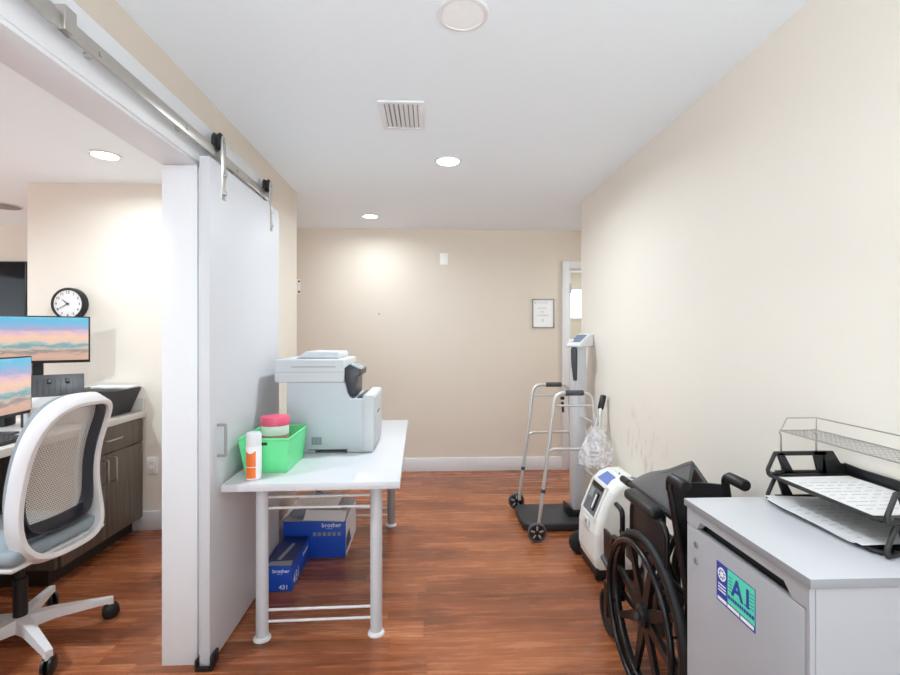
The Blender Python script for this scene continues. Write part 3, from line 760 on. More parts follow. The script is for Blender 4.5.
m = MB(PO); m.box(-.40, -.36, 2.58, 2.92, 1.028, 1.036); m.build('output_tray', M['panel'], pr)
m = MB(PO)
for i in range(3):
    for j in range(4): m.box(-.638 + i * .0185, -.638 + i * .0185 + .0165, 2.548, 2.551, .786 + j * .0105, .786 + j * .0105 + .0085)
m.build('side_vent', M['greyslot'], pr)
m = MB(PO); m.box(-.655, -.445, 2.5485, 2.551, .7555, .7600); m.build('cassette_gap', M['panel'], pr)
# power cord
c = MB(PO); c.tube(fillet([(-.768, 2.66, .90), (-.80, 2.66, .915), (-.845, 2.70, .87), (-.86, 2.75, .77), (-.88, 2.82, .752), (-.87, 2.90, .752)], .05), .005, 8)
c.build('power_cord', M['black'], pr)
# basket
bk = thing('storage_basket', 'mint green plastic basket on table beside the printer', 'basket', (-.77, 2.33, .7405)); o = bk.location
def shell(b0, b1, z0, z1, th):
    m = MB(o)
    def ring(b, z, i): return [(b[0] + i, b[2] + i, z), (b[1] - i, b[2] + i, z), (b[1] - i, b[3] - i, z), (b[0] + i, b[3] - i, z)]
    vs = ring(b0, z0, 0) + ring(b1, z1, 0) + ring(b1, z1, th) + ring(b0, z0 + th, th)
    fs = [(3, 2, 1, 0), (12, 13, 14, 15)]
    for a in (0, 4, 8):
        for k in range(4): fs.append((a + k, a + (k + 1) % 4, a + 4 + (k + 1) % 4, a + 4 + k))
    m.raw(vs, fs); return m
m = shell((-.852, -.662, 2.195, 2.475), (-.876, -.648, 2.175, 2.50), .741, .898, .003); m.build('shell', M['green'], bk)
m = MB(o); r = .898
m.tube(fillet([(-.77, 2.175, r), (-.648, 2.175, r), (-.648, 2.50, r), (-.876, 2.50, r), (-.876, 2.175, r), (-.77, 2.175, r)], .01, 3), .0055, 8); m.build('rim', M['green'], bk)
m = MB(o); m.box(-.772, -.745, 2.1745, 2.178, .872, .884); m.build('sticker', M['toekick'], bk)
# tub
tt = thing('wipes_tub', 'round white tub with pink lid standing in green basket', 'tub', (-.769, 2.36, .7445))
m = MB(); m.lathe([(0, 0), (.062, 0), (.065, .005), (.066, .19), (0, .19)], 36); m.build('tub', M['tubwhite'], tt)
m = MB(); m.lathe([(.0662, .06), (.0668, .061), (.0668, .142), (.0662, .143)], 36, cap=False); m.build('label_band', M['brownlabel'], tt)
m = MB(); m.lathe([(.069, .188), (.070, .19), (.070, .218), (.064, .229), (.03, .231), (0, .231)], 36); m.build('lid', M['pink'], tt)
# spray can
sp = thing('spray_can', 'white spray can with orange label in front of basket', 'spray can', (-.782, 2.115, .7405))
m = MB(); m.lathe([(0, 0), (.031, 0), (.033, .004), (.033, .142), (.031, .147), (0, .147)], 32); m.build('can', M['tubwhite'], sp)
m = MB(); m.lathe([(.0, .146), (.0315, .146), (.0325, .152), (.0325, .196), (.029, .203), (0, .203)], 32); m.build('cap', M['trim'], sp)
m = MB(); vs = []; n = 16; a0, a1 = math.radians(-128), math.radians(-42)
for k in range(n + 1):
    a = a0 + (a1 - a0) * k / n - .25
    for z in (.008, .055, .058, .128 - .012 * math.cos((k / n - .5) * PI)): vs.append((.0335 * math.cos(a), .0335 * math.sin(a), z))
fs = []; 
for k in range(n):
    for q in (0, 2): fs.append((k * 4 + q, k * 4 + 4 + q, k * 4 + 5 + q, k * 4 + 1 + q))
m.raw(vs, fs); m.build('label', M['orange'], sp)
# boxes under table
t = thing('toner_carton', 'small blue toner carton marked 431 on floor under table', 'box', (-.82, 2.737, 0)); o = t.location
x0, x1, y0, y1, z1 = -.897, -.744, 2.553, 2.92, .136
m = MB(o); m.box(x0, x1, y0, y1, 0, z1, .001); bx = m.build('carton', M['boxblue'], t)
m = MB(o); m.box(x0 + .001, x1 - .001, y0 + .001, y1 - .001, z1, z1 + .0008); m.build('printed_top', M['boxnavy'], t)
m = MB(o); m.prism([(x0 + .004, y0 + .003), (x1 - .004, y0 + .003), (x1 - .012, y0 + .062), (x0 + .03, y0 + .05)], 'z', z1 + .0008, z1 + .0014); m.prism([(-.845, y0 + .075), (-.825, y0 + .068), (-.80, y0 + .27), (-.818, y0 + .28)], 'z', z1 + .0008, z1 + .0016); m.build('flap', M['boxgrey'], t)
m = MB(o); text(m, 'brother', .027, facing('-y', (-.846, y0 - .0006, .100)), .0003, .0012); text(m, 'at your side', .006, facing('-y', (-.822, y0 - .0006, .091)), .0003)
text(m, '431', .032, facing('-y', (-.812, y0 - .0006, .012)), .0003, .0016)
text(m, '431', .075, facing('+x', (x1 + .0006, y0 + .03, .02)), .0003, .003); text(m, 'brother', .035, facing('+x', (x1 + .0006, y0 + .22, .085)), .0003, .0012)
m.box(-.896, -.872, y0 - .0008, y0, .012, .075); m.build('lettering', M['inkwhite'], t)
t = thing('printer_carton', 'larger blue and white carton under table, papers on top', 'box', (-.715, 3.14, 0)); o = t.location
x0, x1, y0, y1, z1 = -.905, -.526, 2.93, 3.335, .225
m = MB(o); m.box(x0, x1, y0, y1, 0, z1, .001); m.build('carton', M['boxblue'], t)
m = MB(o); m.box(x1, x1 + .0008, y0 + .012, y1, .0, z1); m.build('white_side', M['boxwhite'], t)
m = MB(o); m.prism([(y0 + .02, .03), (y0 + .20, .03), (y0 + .13, .13), (y0 + .02, .11)], 'x', x1 + .0008, x1 + .0014); m.build('side_print', M['boxnavy'], t)
m = MB(o); m.box(x0 + .002, x1 - .002, y0 + .002, y1, z1, z1 + .0008); m.build('printed_top', M['boxgrey'], t)
m = MB(o); text(m, 'brother', .036, facing('-y', (-.672, y0 - .0006, .188)), .0003, .0015)
text(m, 'at your side', .008, facing('-y', (-.645, y0 - .0006, .177)), .0003); m.build('lettering', M['inkwhite'], t)
m = MB(o)
for i in range(6): m.box(-.725 + i * .030, -.725 + i * .030 + .020, y0 - .0008, y0, .134, .156)
m.build('icons', M['boxgrey'], t)
p = MB(); T = Matrix.Translation((-.735, 3.165, .2262)) @ Matrix.Rotation(math.radians(3), 4, 'Z'); p.box(-.14, .14, -.155, .155, 0, .048, .002, T=T)
tag(p.build('manual_booklet', M['boxgrey']), 'grey booklet lying on the larger carton under table', 'booklet')
p = thing('paper_sheet', 'printed white sheet lying on booklet under the table', 'paper', (-.74, 3.14, .2745), math.radians(1))
m = MB(); m.box(-.14, .14, -.108, .108, 0, .0012); m.build('sheet', M['paper'], p)
m = MB()
for k in range(5):
    x = -.10
    for i in range(6): m.box(x, x + random.uniform(.015, .028), -.07 + k * .03, -.066 + k * .03, .0012, .0015); x += .033
m.build('printed_lines', M['inkpale'], p)

p = thing('paper_sheet', 'white printed sheet hanging over the front of booklet under table', 'paper', (-.655, 3.0, .2263), math.radians(-6))
m = MB(); m.grid(lambda u, v: (-.13 + .26 * u, -.068 + .06 * v, .0 if v < .3 else .045 * (v - .3) / .7), 6, 10, .001); m.build('sheet', M['paper'], p)
# ================================================================== HALL, right
# ---- walker
wk = thing('walker', 'silver folding walking frame with two front wheels by the scale', 'walker', (.93, 3.38, 0)); o = wk.location
SIDES = ((3.09, 3.12), (3.69, 3.655))
for yw, yt in SIDES:
    dx = 0 if yw < 3.3 else -.028; P0 = Vector((.722 + dx, yw + (.03 if yw < 3.3 else -.03), .085)); P1 = Vector((.835 + dx, yt, .985))
    R0 = Vector((1.150, yw, .0)); R1 = Vector((1.085, yt, .985))
    m = MB(o); m.tube(fillet([P0, P1, R1, R0 + Vector((0, 0, .02))], .075, 8), .0125, 12)
    fr = m.build('side_frame', M['alu'], wk)
    def onF(z): k = (z - P0.z) / (P1.z - P0.z); return P0 + (P1 - P0) * k
    def onR(z): k = z / R1.z; return R0 + (R1 - R0) * k
    m = MB(o); m.tube([onF(.90), onR(.90)], .008, 10); m.build('side_bar', M['alu'], wk)
    m = MB(o); m.tube(fillet([onF(.53), onF(.61) + Vector((.012, 0, 0)), onR(.61) + Vector((-.012, 0, 0)), onR(.53)], .045, 6), .0095, 10); m.build('side_brace', M['alu'], wk)
    gx = .965; m = MB(o); m.tube([(gx - .062, yt, .985), (gx - .058, yt, .985), (gx + .058, yt, .985), (gx + .062, yt, .985)], [.015, .0185, .0185, .015], 16); m.build('hand_grip', M['grip'], wk)
    m = MB(o); z = .33; c = onF(z); m.tube([c - (P1 - P0).normalized() * .012, c + (P1 - P0).normalized() * .012], .0155, 14); m.build('height_collar', M['charcoal'], wk)
    c = Vector((.705 + dx, yw, .0635)); T = Matrix.Translation(c) @ Matrix.Rotation(PI / 2, 4, 'X')
    m = MB(o); m.lathe([(.052, -.012), (.058, -.013), (.0635, -.008), (.0635, .008), (.058, .013), (.052, .012), (.052, -.012)], 36, T=T); wl = m.build('wheel', M['greyrub'], wk)
    m = MB(o); m.lathe([(0, -.006), (.0525, -.006), (.0525, .006), (0, .006)], 30, T=T); m.lathe([(0, -.016), (.013, -.016), (.013, .016), (0, .016)], 16, T=T); m.build('wheel_disc', M['black'], wl)
    m = MB(o)
    for k in range(5):
        a = 2 * PI * k / 5 + .3; T2 = T @ Matrix.Rotation(a, 4, 'Z'); m.box(.016, .044, -.006, .006, -.008, .008, .002, T=T2)
    m.build('wheel_spokes', M['alu'], wl)
    m = MB(o); m.cyl(R0 + Vector((0, 0, 0)), R0 + Vector((-.002, 0, .04)), .017, .0145, 16); m.build('rubber_tip', M['rubber'], wk)
m = MB(o)
for z in (.40, .78):
    a = Vector((1.150 - .065 * z / .985, 3.09 + .03 * z / .985, z)); b = Vector((1.150 - .065 * z / .985, 3.69 - .035 * z / .985, z))
    m = MB(o); m.tube([a, b], .0095, 10); m.build('cross_bar', M['alu'], wk)
m = MB(o); m.box(1.015, 1.045, 3.628, 3.645, .868, .892, .004); m.tube([(1.03, 3.636, .85), (1.036, 3.636, .77)], [.011, .009], 10); m.build('release_lever', M['black'], wk)

# ---- standing scale
sl = thing('floor_scale', 'tall grey standing weighing scale with black platform by wall', 'scale', (.88, 3.44, 0)); o = sl.location
m = MB(o)
poly = [(.66, 3.265), (.70, 3.245), (1.08, 3.245), (1.08, 3.635), (.70, 3.635), (.66, 3.615), (.645, 3.57), (.645, 3.31)]
m.prism(poly, 'z', .008, .058, .010, 3); m.build('platform', M['mat'], sl)
for x in (.69, 1.04):
    for y in (3.29, 3.59):
        m = MB(o); m.cyl((x, y, 0), (x, y, .012), .02, n=14); m.build('foot', M['rubber'], sl)
m = MB(o); m.box(1.042, 1.135, 3.385, 3.50, .03, 1.30, .012, 3); m.box(1.06, 1.118, 3.381, 3.387, .10, 1.2, .002); m.build('column', M['scalegrey'], sl)
m = MB(o); m.prism([(1.0, .05), (1.15, .05), (1.15, .10), (1.04, .10), (1.0, .13)], 'y', 3.36, 3.52, .006, 2); m.build('column_foot', M['black'], sl)
TH = Matrix.Translation((1.098, 3.40, 0)) @ Matrix.Rotation(math.radians(-46), 4, 'Z')
m = MB(o); m.prism([(-.105, 1.287), (.10, 1.287), (.10, 1.385), (.04, 1.380), (-.105, 1.312)], 'x', -.055, .055, .009, 3, T=TH)
m.box(1.004, 1.04, 3.36, 3.40, 1.298, 1.345, .008); hd = m.build('display_head', M['scalewhite'], sl)
m = MB(o); A = Vector((0, -.088, 1.3208)); B = Vector((0, .025, 1.3738)); n_ = Vector((0, -.425, .905)) * .0022
m.raw([TH @ (p + n_ + Vector((xx, 0, 0))) for p, xx in ((A, -.040), (A, .040), (B, .040), (B, -.040))], [(0, 1, 2, 3)]); m.build('display', M['bluelcd'], hd)
m = MB(o); m.tube([(1.035, 3.35, 1.30), (1.033, 3.35, 1.265), (1.037, 3.355, 1.16), (1.045, 3.36, 1.045)], [.014, .024, .022, .013], 14); m.build('hand_grip', M['charcoal'], sl)
m = MB(o); m.cyl((1.035, 3.36, 1.29), (1.035, 3.40, 1.31), .012, n=12); m.cyl((1.045, 3.36, 1.045), (1.045, 3.362, .93), .005, n=8); m.build('grip_hook', M['alu'], sl)

# ---- cane with hanging bag
cn = thing('walking_cane', 'grey cane with black foam grip leaning against right wall', 'cane', (1.06, 3.0, 0)); o = cn.location
m = MB(o); m.tube(fillet([(1.075, 2.985, .012), (1.132, 3.10, .84), (1.150, 3.13, .90), (1.168, 3.14, .955)], .04), .0105, 12); m.build('shaft', M['alu'], cn)
m = MB(o); m.tube([(1.143, 3.125, .872), (1.147, 3.127, .88), (1.170, 3.142, .958), (1.1715, 3.143, .966)], [.014, .020, .021, .015], 16); m.build('foam_grip', M['black'], cn)
m = MB(o); m.cyl((1.074, 2.983, 0), (1.0765, 2.988, .035), .016, .013, 14); m.build('rubber_tip', M['rubber'], cn)
def bagfn(u, v):
    a = 2 * PI * u; z = .785 - .255 * v
    r = (.016 + .078 * math.sin(PI * min(1, v * .62 + .02)) ** .9) if v < .97 else .045
    cr = 1 + .16 * math.sin(5 * a + 7 * v) + .10 * math.sin(11 * a - 13 * v + 1) + .06 * math.sin(17 * a + 23 * v)
    return (1.062 + r * 1.0 * cr * math.cos(a), 2.985 + r * .62 * cr * math.sin(a), z + .012 * math.sin(3 * a + 4 * v))
bg = thing('plastic_bag', 'crumpled clear plastic bag of tubing hanging from the cane', 'bag', (1.062, 2.985, .5)); o = bg.location
m = MB(o); m.grid(bagfn, 56, 30); m.build('film', M['bag'], bg, 80)
m = MB(o)
m.tube([(1.062 + .05 * math.cos(t * .7) * (1 - t / 60), 2.985 + .028 * math.sin(t * .7), .53 + t * .0032) for t in range(50)], .0045, 6); m.build('coiled_tubing', M['trim'], bg)
m = MB(o); m.tube([(1.062, 2.985, .795), (1.085, 3.03, .83), (1.12, 3.085, .80)], .003, 6); m.build('tie', M['trim'], bg)

# ---- oxygen concentrator
def rounded_prism(m, poly, y0, y1, r, n=6):
    N_ = len(poly); nrm = []
    for i in range(N_):
        a, b, c = Vector(poly[i - 1]), Vector(poly[i]), Vector(poly[(i + 1) % N_])
        e1, e2 = (b - a).normalized(), (c - b).normalized()
        n1, n2 = Vector((-e1.y, e1.x)), Vector((-e2.y, e2.x)); v = (n1 + n2).normalized(); nrm.append(v / max(.5, v.dot(n1)))
    rings = []
    for k in range(n + 1):
        t = PI / 2 * k / n; rings.append((y0 + r * (1 - math.sin(t)), r * (1 - math.cos(t))))
    rings = rings[::-1]
    full = [(y, i) for y, i in rings] + [(y1 - (y - y0), i) for y, i in rings[::-1]]
    vs = []; fs = []
    for y, i in full:
        for p, q in zip(poly, nrm): vs.append((p[0] + q.x * i, y, p[1] + q.y * i))
    R_ = len(full)
    for k in range(R_ - 1):
        for i in range(N_): fs.append((k * N_ + i, k * N_ + (i + 1) % N_, (k + 1) * N_ + (i + 1) % N_, (k + 1) * N_ + i))
    fs.append(tuple(range(N_))); fs.append(tuple((R_ - 1) * N_ + i for i in range(N_))[::-1]); m.raw(vs, fs)
oc = thing('oxygen_concentrator', 'cream white oxygen concentrator on casters against right wall', 'medical device', (1.05, 2.725, 0)); o = oc.location
Y0, Y1 = 2.562, 2.885
prof = [(.925, .055), (1.17, .055), (1.185, .10), (1.185, .52), (1.165, .556), (1.09, .560), (1.04, .541), (1.0, .50), (.965, .43), (.928, .33), (.912, .26), (.910, .12)]
m = MB(o); rounded_prism(m, [tuple(p) for p in fillet([(p[0], p[1], 0) for p in prof + prof[:1]], .03, 3)[:-1] for p in [(p[0], p[1])]], Y0, Y1, .038); m.build('housing', M['concwhite'], oc, 50)
m = MB(o); m.box(.918, 1.18, Y0 + .008, Y1 - .008, .035, .075, .008); m.build('base_skirt', M['black'], oc)
def slant(k):  # along the sloping front, outward normal
    a, b = Vector((.931, 0, .335)), Vector((1.000, 0, .503)); d = (b - a).normalized(); n = Vector((-d.z, 0, d.x)); return a + (b - a) * k, n
def plateon(m, k0, k1, y0, y1, up, dn=0.001, mi=0):
    vs = []
    for k, y in ((k0, y0), (k1, y0), (k1, y1), (k0, y1)):
        p, n = slant(k); p = Vector((p.x, y, p.z)); vs += [p - n * dn, p + n * up]
    m.raw(vs, [(0, 2, 4, 6), (7, 5, 3, 1), (0, 1, 3, 2), (2, 3, 5, 4), (4, 5, 7, 6), (6, 7, 1, 0)], mi)
m = MB(o); plateon(m, -.02, .98, 2.622, 2.822, .006, .01); rp = m.build('recess_panel', M['concgrey'], oc)
m = MB(o)
for q in ((-.06, .0, 2.612, 2.832), (.97, 1.03, 2.612, 2.832), (-.06, 1.03, 2.605, 2.625), (-.06, 1.03, 2.819, 2.839)): plateon(m, *q, .011, .01)
m.build('recess_surround', M['concwhite'], rp)
m = MB(o); plateon(m, .15, .70, 2.665, 2.705, .014); plateon(m, .82, .95, 2.65, 2.80, .013); m.build('flow_meter', M['black'], rp)
m = MB(o); plateon(m, .2, .66, 2.678, 2.692, .018); m.build('flow_tube', M['inkwhite'], rp)
m = MB(o); plateon(m, .45, .75, 2.74, 2.79, .013); m.build('outlet_cup', M['lcd'], rp)
m = MB(o)
vs = []
A, B = Vector((1.012, 0, .514)), Vector((1.066, 0, .553))
for (P_, y) in ((A, 2.655), (A, 2.80), (B, 2.785), (B, 2.665)): vs.append((P_.x - .004, y, P_.z + .004))
for (P_, y) in ((A, 2.655), (A, 2.80), (B, 2.785), (B, 2.665)): vs.append((P_.x + .004, y, P_.z - .008))
m.raw(vs, [(0, 1, 2, 3), (7, 6, 5, 4), (0, 4, 5, 1), (1, 5, 6, 2), (2, 6, 7, 3), (3, 7, 4, 0)]); m.build('control_panel', M['concblue'], oc)
m = MB(o); m.box(1.10, 1.15, Y0 + .06, Y1 - .06, .555, .572, .007); m.build('top_handle', M['concwhite'], oc)
m = MB(o); m.box(.9045, .912, 2.67, 2.75, .25, .32, .004); m.build('latch_plate', M['trim'], oc)
m = MB(o); m.box(.9025, .906, 2.695, 2.707, .285, .305); m.build('latch_slot', M['inkdark'], oc)
for x, y, r in ((.945, Y1 + .03, .075), (1.13, Y1 + .03, .075), (.945, Y0 + .035, .026), (1.13, Y0 + .035, .026)):
    T = Matrix.Translation((x, y, r)) @ Matrix.Rotation(PI / 2, 4, 'X'); w_ = .02 if r > .05 else .012
    m = MB(o); m.lathe([(0, -w_), (r * .85, -w_), (r, -w_ * .6), (r, w_ * .6), (r * .85, w_), (0, w_)], 30, T=T)
    if r < .05: m.box(x - .012, x + .012, y - .018, y + .018, r, .045)
    m.build('caster', M['rubber'], oc)
m = MB(o); m.tube([(1.10, Y0 + .14, .566), (1.16, Y0 + .03, .566), (1.192, Y0 + .0, .53)], .006, 8); m.build('cannula_tube', M['edge'], oc)

# ---- folded wheelchair (faces away from the camera)
wc = thing('wheelchair', 'folded black wheelchair between oxygen concentrator and white cabinet', 'wheelchair', (.93, 1.80, 0)); o = wc.location
def bigwheel(x, side):
    c = Vector((x, 1.757, .306)); T = Matrix.Translation(c) @ Matrix.Rotation(PI / 2, 4, 'Y')
    def ring(R, r, n=72, dx=0, sy=1.0):
        return [T @ Vector((R * math.cos(2 * PI * k / n), R * math.sin(2 * PI * k / n), dx)) for k in range(n)]
    m = MB(o); m.tube(ring(.2885, 0), .0172, 14, True); wl = m.build('rear_wheel', M['rubber'], wc)
    m = MB(o); m.lathe([(.262, -.012), (.278, -.014), (.282, 0), (.278, .014), (.262, .012), (.258, 0), (.262, -.012)], 60, T=T)
    m.build('rim', M['blackmetal'], wl)
    m = MB(o); m.lathe([(0, -.028), (.03, -.028), (.042, -.018), (.042, .018), (.03, .028), (0, .028)], 28, T=T); m.build('hub', M['blackmetal'], wl)
    for k in range(8):
        a = 2 * PI * (k + .35) / 8; T2 = T @ Matrix.Rotation(a, 4, 'Z'); m = MB(o)
        m.raw([(.03, -.024, -.009), (.03, .024, -.009), (.03, .024, .009), (.03, -.024, .009), (.265, -.010, -.007), (.265, .010, -.007), (.265, .010, .007), (.265, -.010, .007)],
              [(3, 2, 1, 0), (4, 5, 6, 7), (0, 1, 5, 4), (1, 2, 6, 5), (2, 3, 7, 6), (3, 0, 4, 7)], 0, T2)
        m.build('spoke', M['blackmetal'], wl)
    m = MB(o); m.tube(ring(.266, 0, dx=side * .036), .0115, 12, True)
    for k in range(6):
        a = 2 * PI * (k + .2) / 6; m.cyl(T @ Vector((.268 * math.cos(a), .268 * math.sin(a), side * .036)), T @ Vector((.272 * math.cos(a), .272 * math.sin(a), side * .01)), .005, n=8)
    m.build('hand_rim', M['blackmetal'], wl)
    m = MB(o); m.lathe([(0, side * .028), (.014, side * .028), (.014, side * .036), (0, side * .036)], 16, T=T); m.build('axle_nut', M['charcoal'], wl)
bigwheel(.815, -1); bigwheel(1.085, 1)
for xs, sgn in ((.850, -1), (1.035, 1)):
    bt = .793 if sgn < 0 else .983
    m = MB(o)
    m.tube(fillet([(xs, 1.515, .20), (xs, 1.515, .50), (bt, 1.53, .885)], .05), .0125, 12)            # back post
    m.tube([(xs, 1.515, .505), (xs, 2.06, .50)], .0115, 12)                                       # seat level
    m.tube(fillet([(xs, 1.515, .24), (xs, 2.05, .24)], .03), .0115, 12)                           # lower
    m.tube(fillet([(xs, 2.05, .20), (xs, 2.05, .50), (xs, 2.05, .595), (xs, 2.12, .60)], .03), .0115, 12)
    m.tube(fillet([(xs, 2.05, .46), (xs, 2.15, .44), (xs + .03 * (1 if sgn < 0 else -1), 2.25, .36)], .05), .0105, 12)   # legrest hanger
    m.build('side_tubes', M['blackmetal'], wc)
    m = MB(o); m.tube(fillet([(bt, 1.53, .86), (bt, 1.53, .905), (bt, 1.44, .905)], .028, 6), .0125, 12)
    ph = m.build('push_handle', M['blackmetal'], wc)
    m = MB(o); m.tube([(bt, 1.513, .905), (bt, 1.509, .905), (bt, 1.43, .904), (bt, 1.425, .904)], [.014, .018, .0185, .015], 16); m.build('handle_grip', M['black'], ph)
    # armrest
    ax = xs - .03 if sgn < 0 else xs + .02
    m = MB(o); m.box(ax - .030, ax + .030, 1.665, 1.905, .703, .748, .020, 5); ar = m.build('armrest_pad', M['blackvinyl'], wc)
    m = MB(o); m.tube(fillet([(ax + .0, 1.60, .50), (ax, 1.60, .704), (ax, 1.88, .704), (ax, 1.885, .50)], .04), .010, 10); m.build('armrest_tube', M['blackmetal'], ar)
    m = MB(o); m.box(ax - .004, ax + .004, 1.615, 1.87, .53, .70, .003); m.build('side_panel', M['blackvinyl'], ar)
    # casters
    T = Matrix.Translation((xs - .025 * (1 if sgn < 0 else -1), 2.135, .10)) @ Matrix.Rotation(PI / 2, 4, 'Y')
    m = MB(o); m.lathe([(.078, -.011), (.092, -.014), (.10, -.006), (.10, .006), (.092, .014), (.078, .011), (.078, -.011)], 40, T=T)
    cw = m.build('front_caster', M['rubber'], wc)
    m = MB(o); m.lathe([(0, -.016), (.02, -.016), (.024, -.006), (.08, -.005), (.08, .005), (.024, .006), (.02, .016), (0, .016)], 32, T=T); m.build('caster_disc', M['blackmetal'], cw)
    m = MB(o); cx = T.translation.x
    m.box(cx - .024, cx - .018, 2.11, 2.145, .085, .235, .002); m.box(cx + .018, cx + .024, 2.11, 2.145, .085, .235, .002); m.box(cx - .024, cx + .024, 2.09, 2.145, .22, .245, .004)
    m.cyl((cx, 2.10, .24), (cx, 2.10, .33), .015, n=14); m.build('caster_fork', M['blackmetal'], cw)
    # footplate swung up
    fx = xs - .035 * sgn
    m = MB(o); m.box(fx - .010, fx + .006, 2.235, 2.35, .25, .395, .005); m.build('footplate', M['black'], wc)
# brake lever, left side
m = MB(o); m.tube([(.835, 2.0, .47), (.828, 2.04, .40), (.80, 2.05, .315), (.80, 2.15, .345)], [.007, .008, .012, .013], 12); m.build('brake_lever', M['charcoal'], wc)
# cross brace
m = MB(o); m.tube([(.845, 1.85, .25), (1.0, 1.85, .60)], .0105, 10); m.tube([(1.03, 1.80, .25), (.875, 1.80, .60)], .0105, 10); m.build('cross_brace', M['blackmetal'], wc)
# seat rails and pulled-up seat sling
for x, z in ((.872, .722), (.99, .722)):
    m = MB(o); m.tube([(x, 2.075, z), (x, 1.60, z - .005)], .0125, 12); sr = m.build('seat_rail', M['blackmetal'], wc)
    m = MB(o); m.tube([(x, 2.10, z), (x, 2.03, z)], .0155, 12); m.build('rail_cap', M['black'], sr)
def seatfn(u, v):      # u along (far -> near), v across (left rail -> right rail)
    y = 2.06 - .455 * u
    xr = .905 + .018 * u
    zr = .735 + .192 * u ** .95
    rx, rz = .99 + .025 * u, .722 + .07 * u
    w = abs(v - .5) * 2; w = math.sqrt(w * w + .02) - .1414 * (1 - w) - .01 * w
    w = min(1, w)
    if v < .5: x = xr + (.872 - xr) * w; z = zr + (.722 - zr) * w
    else: x = xr + (rx - xr) * w; z = zr + (rz - zr) * w
    z += -.004 * math.sin(9 * u + 4 * v) + .006 * math.sin(5 * u) * math.sin(2 * PI * v)
    return (x, y + .02 * math.sin(PI * v) * u, z)
m = MB(o); m.grid(seatfn, 26, 26, .012); m.build('seat_sling', M['vinyl'], wc, 80)
def backfn(u, v):
    k = 1 - v; x0 = .793 + .053 * k; x1 = .983 + .047 * k
    return (x0 + (x1 - x0) * u, 1.522 - .012 * k + .03 * math.sin(PI * u), .48 + .395 * v)
m = MB(o); m.grid(backfn, 14, 14, .01); m.build('back_sling', M['blackvinyl'], wc, 80)
m = MB(o); m.grid(lambda u, v: (.84 + .15 * u, 1.503 - .03 * math.sin(PI * u) ** .6, .50 + .24 * v), 12, 8, .006); m.build('back_pocket', M['blackvinyl'], wc, 80)

# ---- white cabinet
cb = thing('storage_cabinet', 'white storage cabinet with colourful sticker on its door', 'cabinet', (.97, 1.11, 0)); o = cb.location
CX0, CX1, CY0, CY1 = .738, 1.19, .884, 1.342
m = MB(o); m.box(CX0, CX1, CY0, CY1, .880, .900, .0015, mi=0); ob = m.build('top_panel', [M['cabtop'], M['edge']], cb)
for pgon in ob.data.polygons:
    if abs(pgon.normal.z) < .5: pgon.material_index = 1
m = MB(o)
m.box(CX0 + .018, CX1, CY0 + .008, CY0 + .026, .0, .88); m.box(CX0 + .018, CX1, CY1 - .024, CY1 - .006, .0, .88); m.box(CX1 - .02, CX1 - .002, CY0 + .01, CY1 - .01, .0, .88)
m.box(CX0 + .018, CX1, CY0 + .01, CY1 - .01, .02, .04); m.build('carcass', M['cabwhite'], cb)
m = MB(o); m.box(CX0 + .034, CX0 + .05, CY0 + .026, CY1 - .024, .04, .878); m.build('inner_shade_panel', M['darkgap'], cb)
m = MB(o); ya, yb_ = .957, 1.272
m.prism([(CY0 + .010, .833), (ya - .02, .833), (ya + .004, .858), (yb_ - .006, .858), (yb_ + .012, .833), (CY1 - .008, .833), (CY1 - .008, .879), (CY0 + .010, .879)], 'x', CX0 + .006, CX0 + .024); m.build('upper_panel', M['cabwhite'], cb)
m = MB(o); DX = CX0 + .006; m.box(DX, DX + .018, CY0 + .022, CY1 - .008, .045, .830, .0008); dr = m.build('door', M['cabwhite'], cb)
m = MB(o); m.box(DX + .001, DX + .02, CY0 + .010, CY0 + .0185, .0, .833); m.build('side_stile', M['cabwhite'], cb)
for z in (.787, .742):
    m = MB(o); m.cyl((DX - .003, 1.288, z), (DX + .002, 1.288, z), .0095, n=20); lk = m.build('lock', M['edge'], dr)
    m = MB(o); m.box(DX - .0036, DX - .003, 1.2865, 1.2895, z - .006, z + .006); m.build('keyhole', M['inkdark'], lk)
# sticker
ya, yb_, za, zb = 1.193, 1.047, .690, .791
m = MB(o); m.box(DX - .0006, DX, yb_, ya, za, zb); st = m.build('sticker', M['royal'], dr)
m = MB(o); m.box(DX - .0011, DX - .0006, yb_ + .002, ya - .046, za + .016, zb - .002); m.build('sticker_field', M['teal'], st)
m = MB(o)
text(m, 'A1', .062, facing('-x', (DX - .0016, 1.131, .735)), .0003, .0042)
m.box(DX - .0016, DX - .0011, 1.066, 1.084, .735, .7385)
yy = 1.145
while yy > 1.056:
    ww = random.uniform(.005, .008); m.box(DX - .0016, DX - .0011, yy - ww, yy, .718, .7268); yy -= ww + .0022
for k in range(5):
    z = .772 - k * .0085
    m.box(DX - .0014, DX - .0011, 1.052, 1.066, z, z + .0018); m.box(DX - .0014, DX - .0011, 1.130, 1.143, z, z + .0018)
m.build('sticker_print', M['royal'], st)
m = MB(o)
T = Matrix.Translation((DX - .0012, 1.170, .764)) @ Matrix.Rotation(-PI / 2, 4, 'Y')
m.lathe([(.0125, 0), (.0165, 0), (.0165, .0004), (.0125, .0004), (.0125, 0)], 28, T=T)
m.lathe([(0, 0), (.007, 0), (.007, .0004), (0, .0004)], 18, T=T)
for k in range(8):
    a = 2 * PI * k / 8; m.box(.008, .013, -.0012, .0012, 0, .0004, T=T @ Matrix.Rotation(a, 4, 'Z'))
for z in (.736, .728, .720): m.box(DX - .0011, DX - .0006, 1.155, 1.186, z - .0015, z + .0015)
for y0, y1 in ((1.192 - .004, 1.152), (1.148, 1.103), (1.099, 1.052)): m.box(DX - .0011, DX - .0006, y1, y0, .6945, .7025)
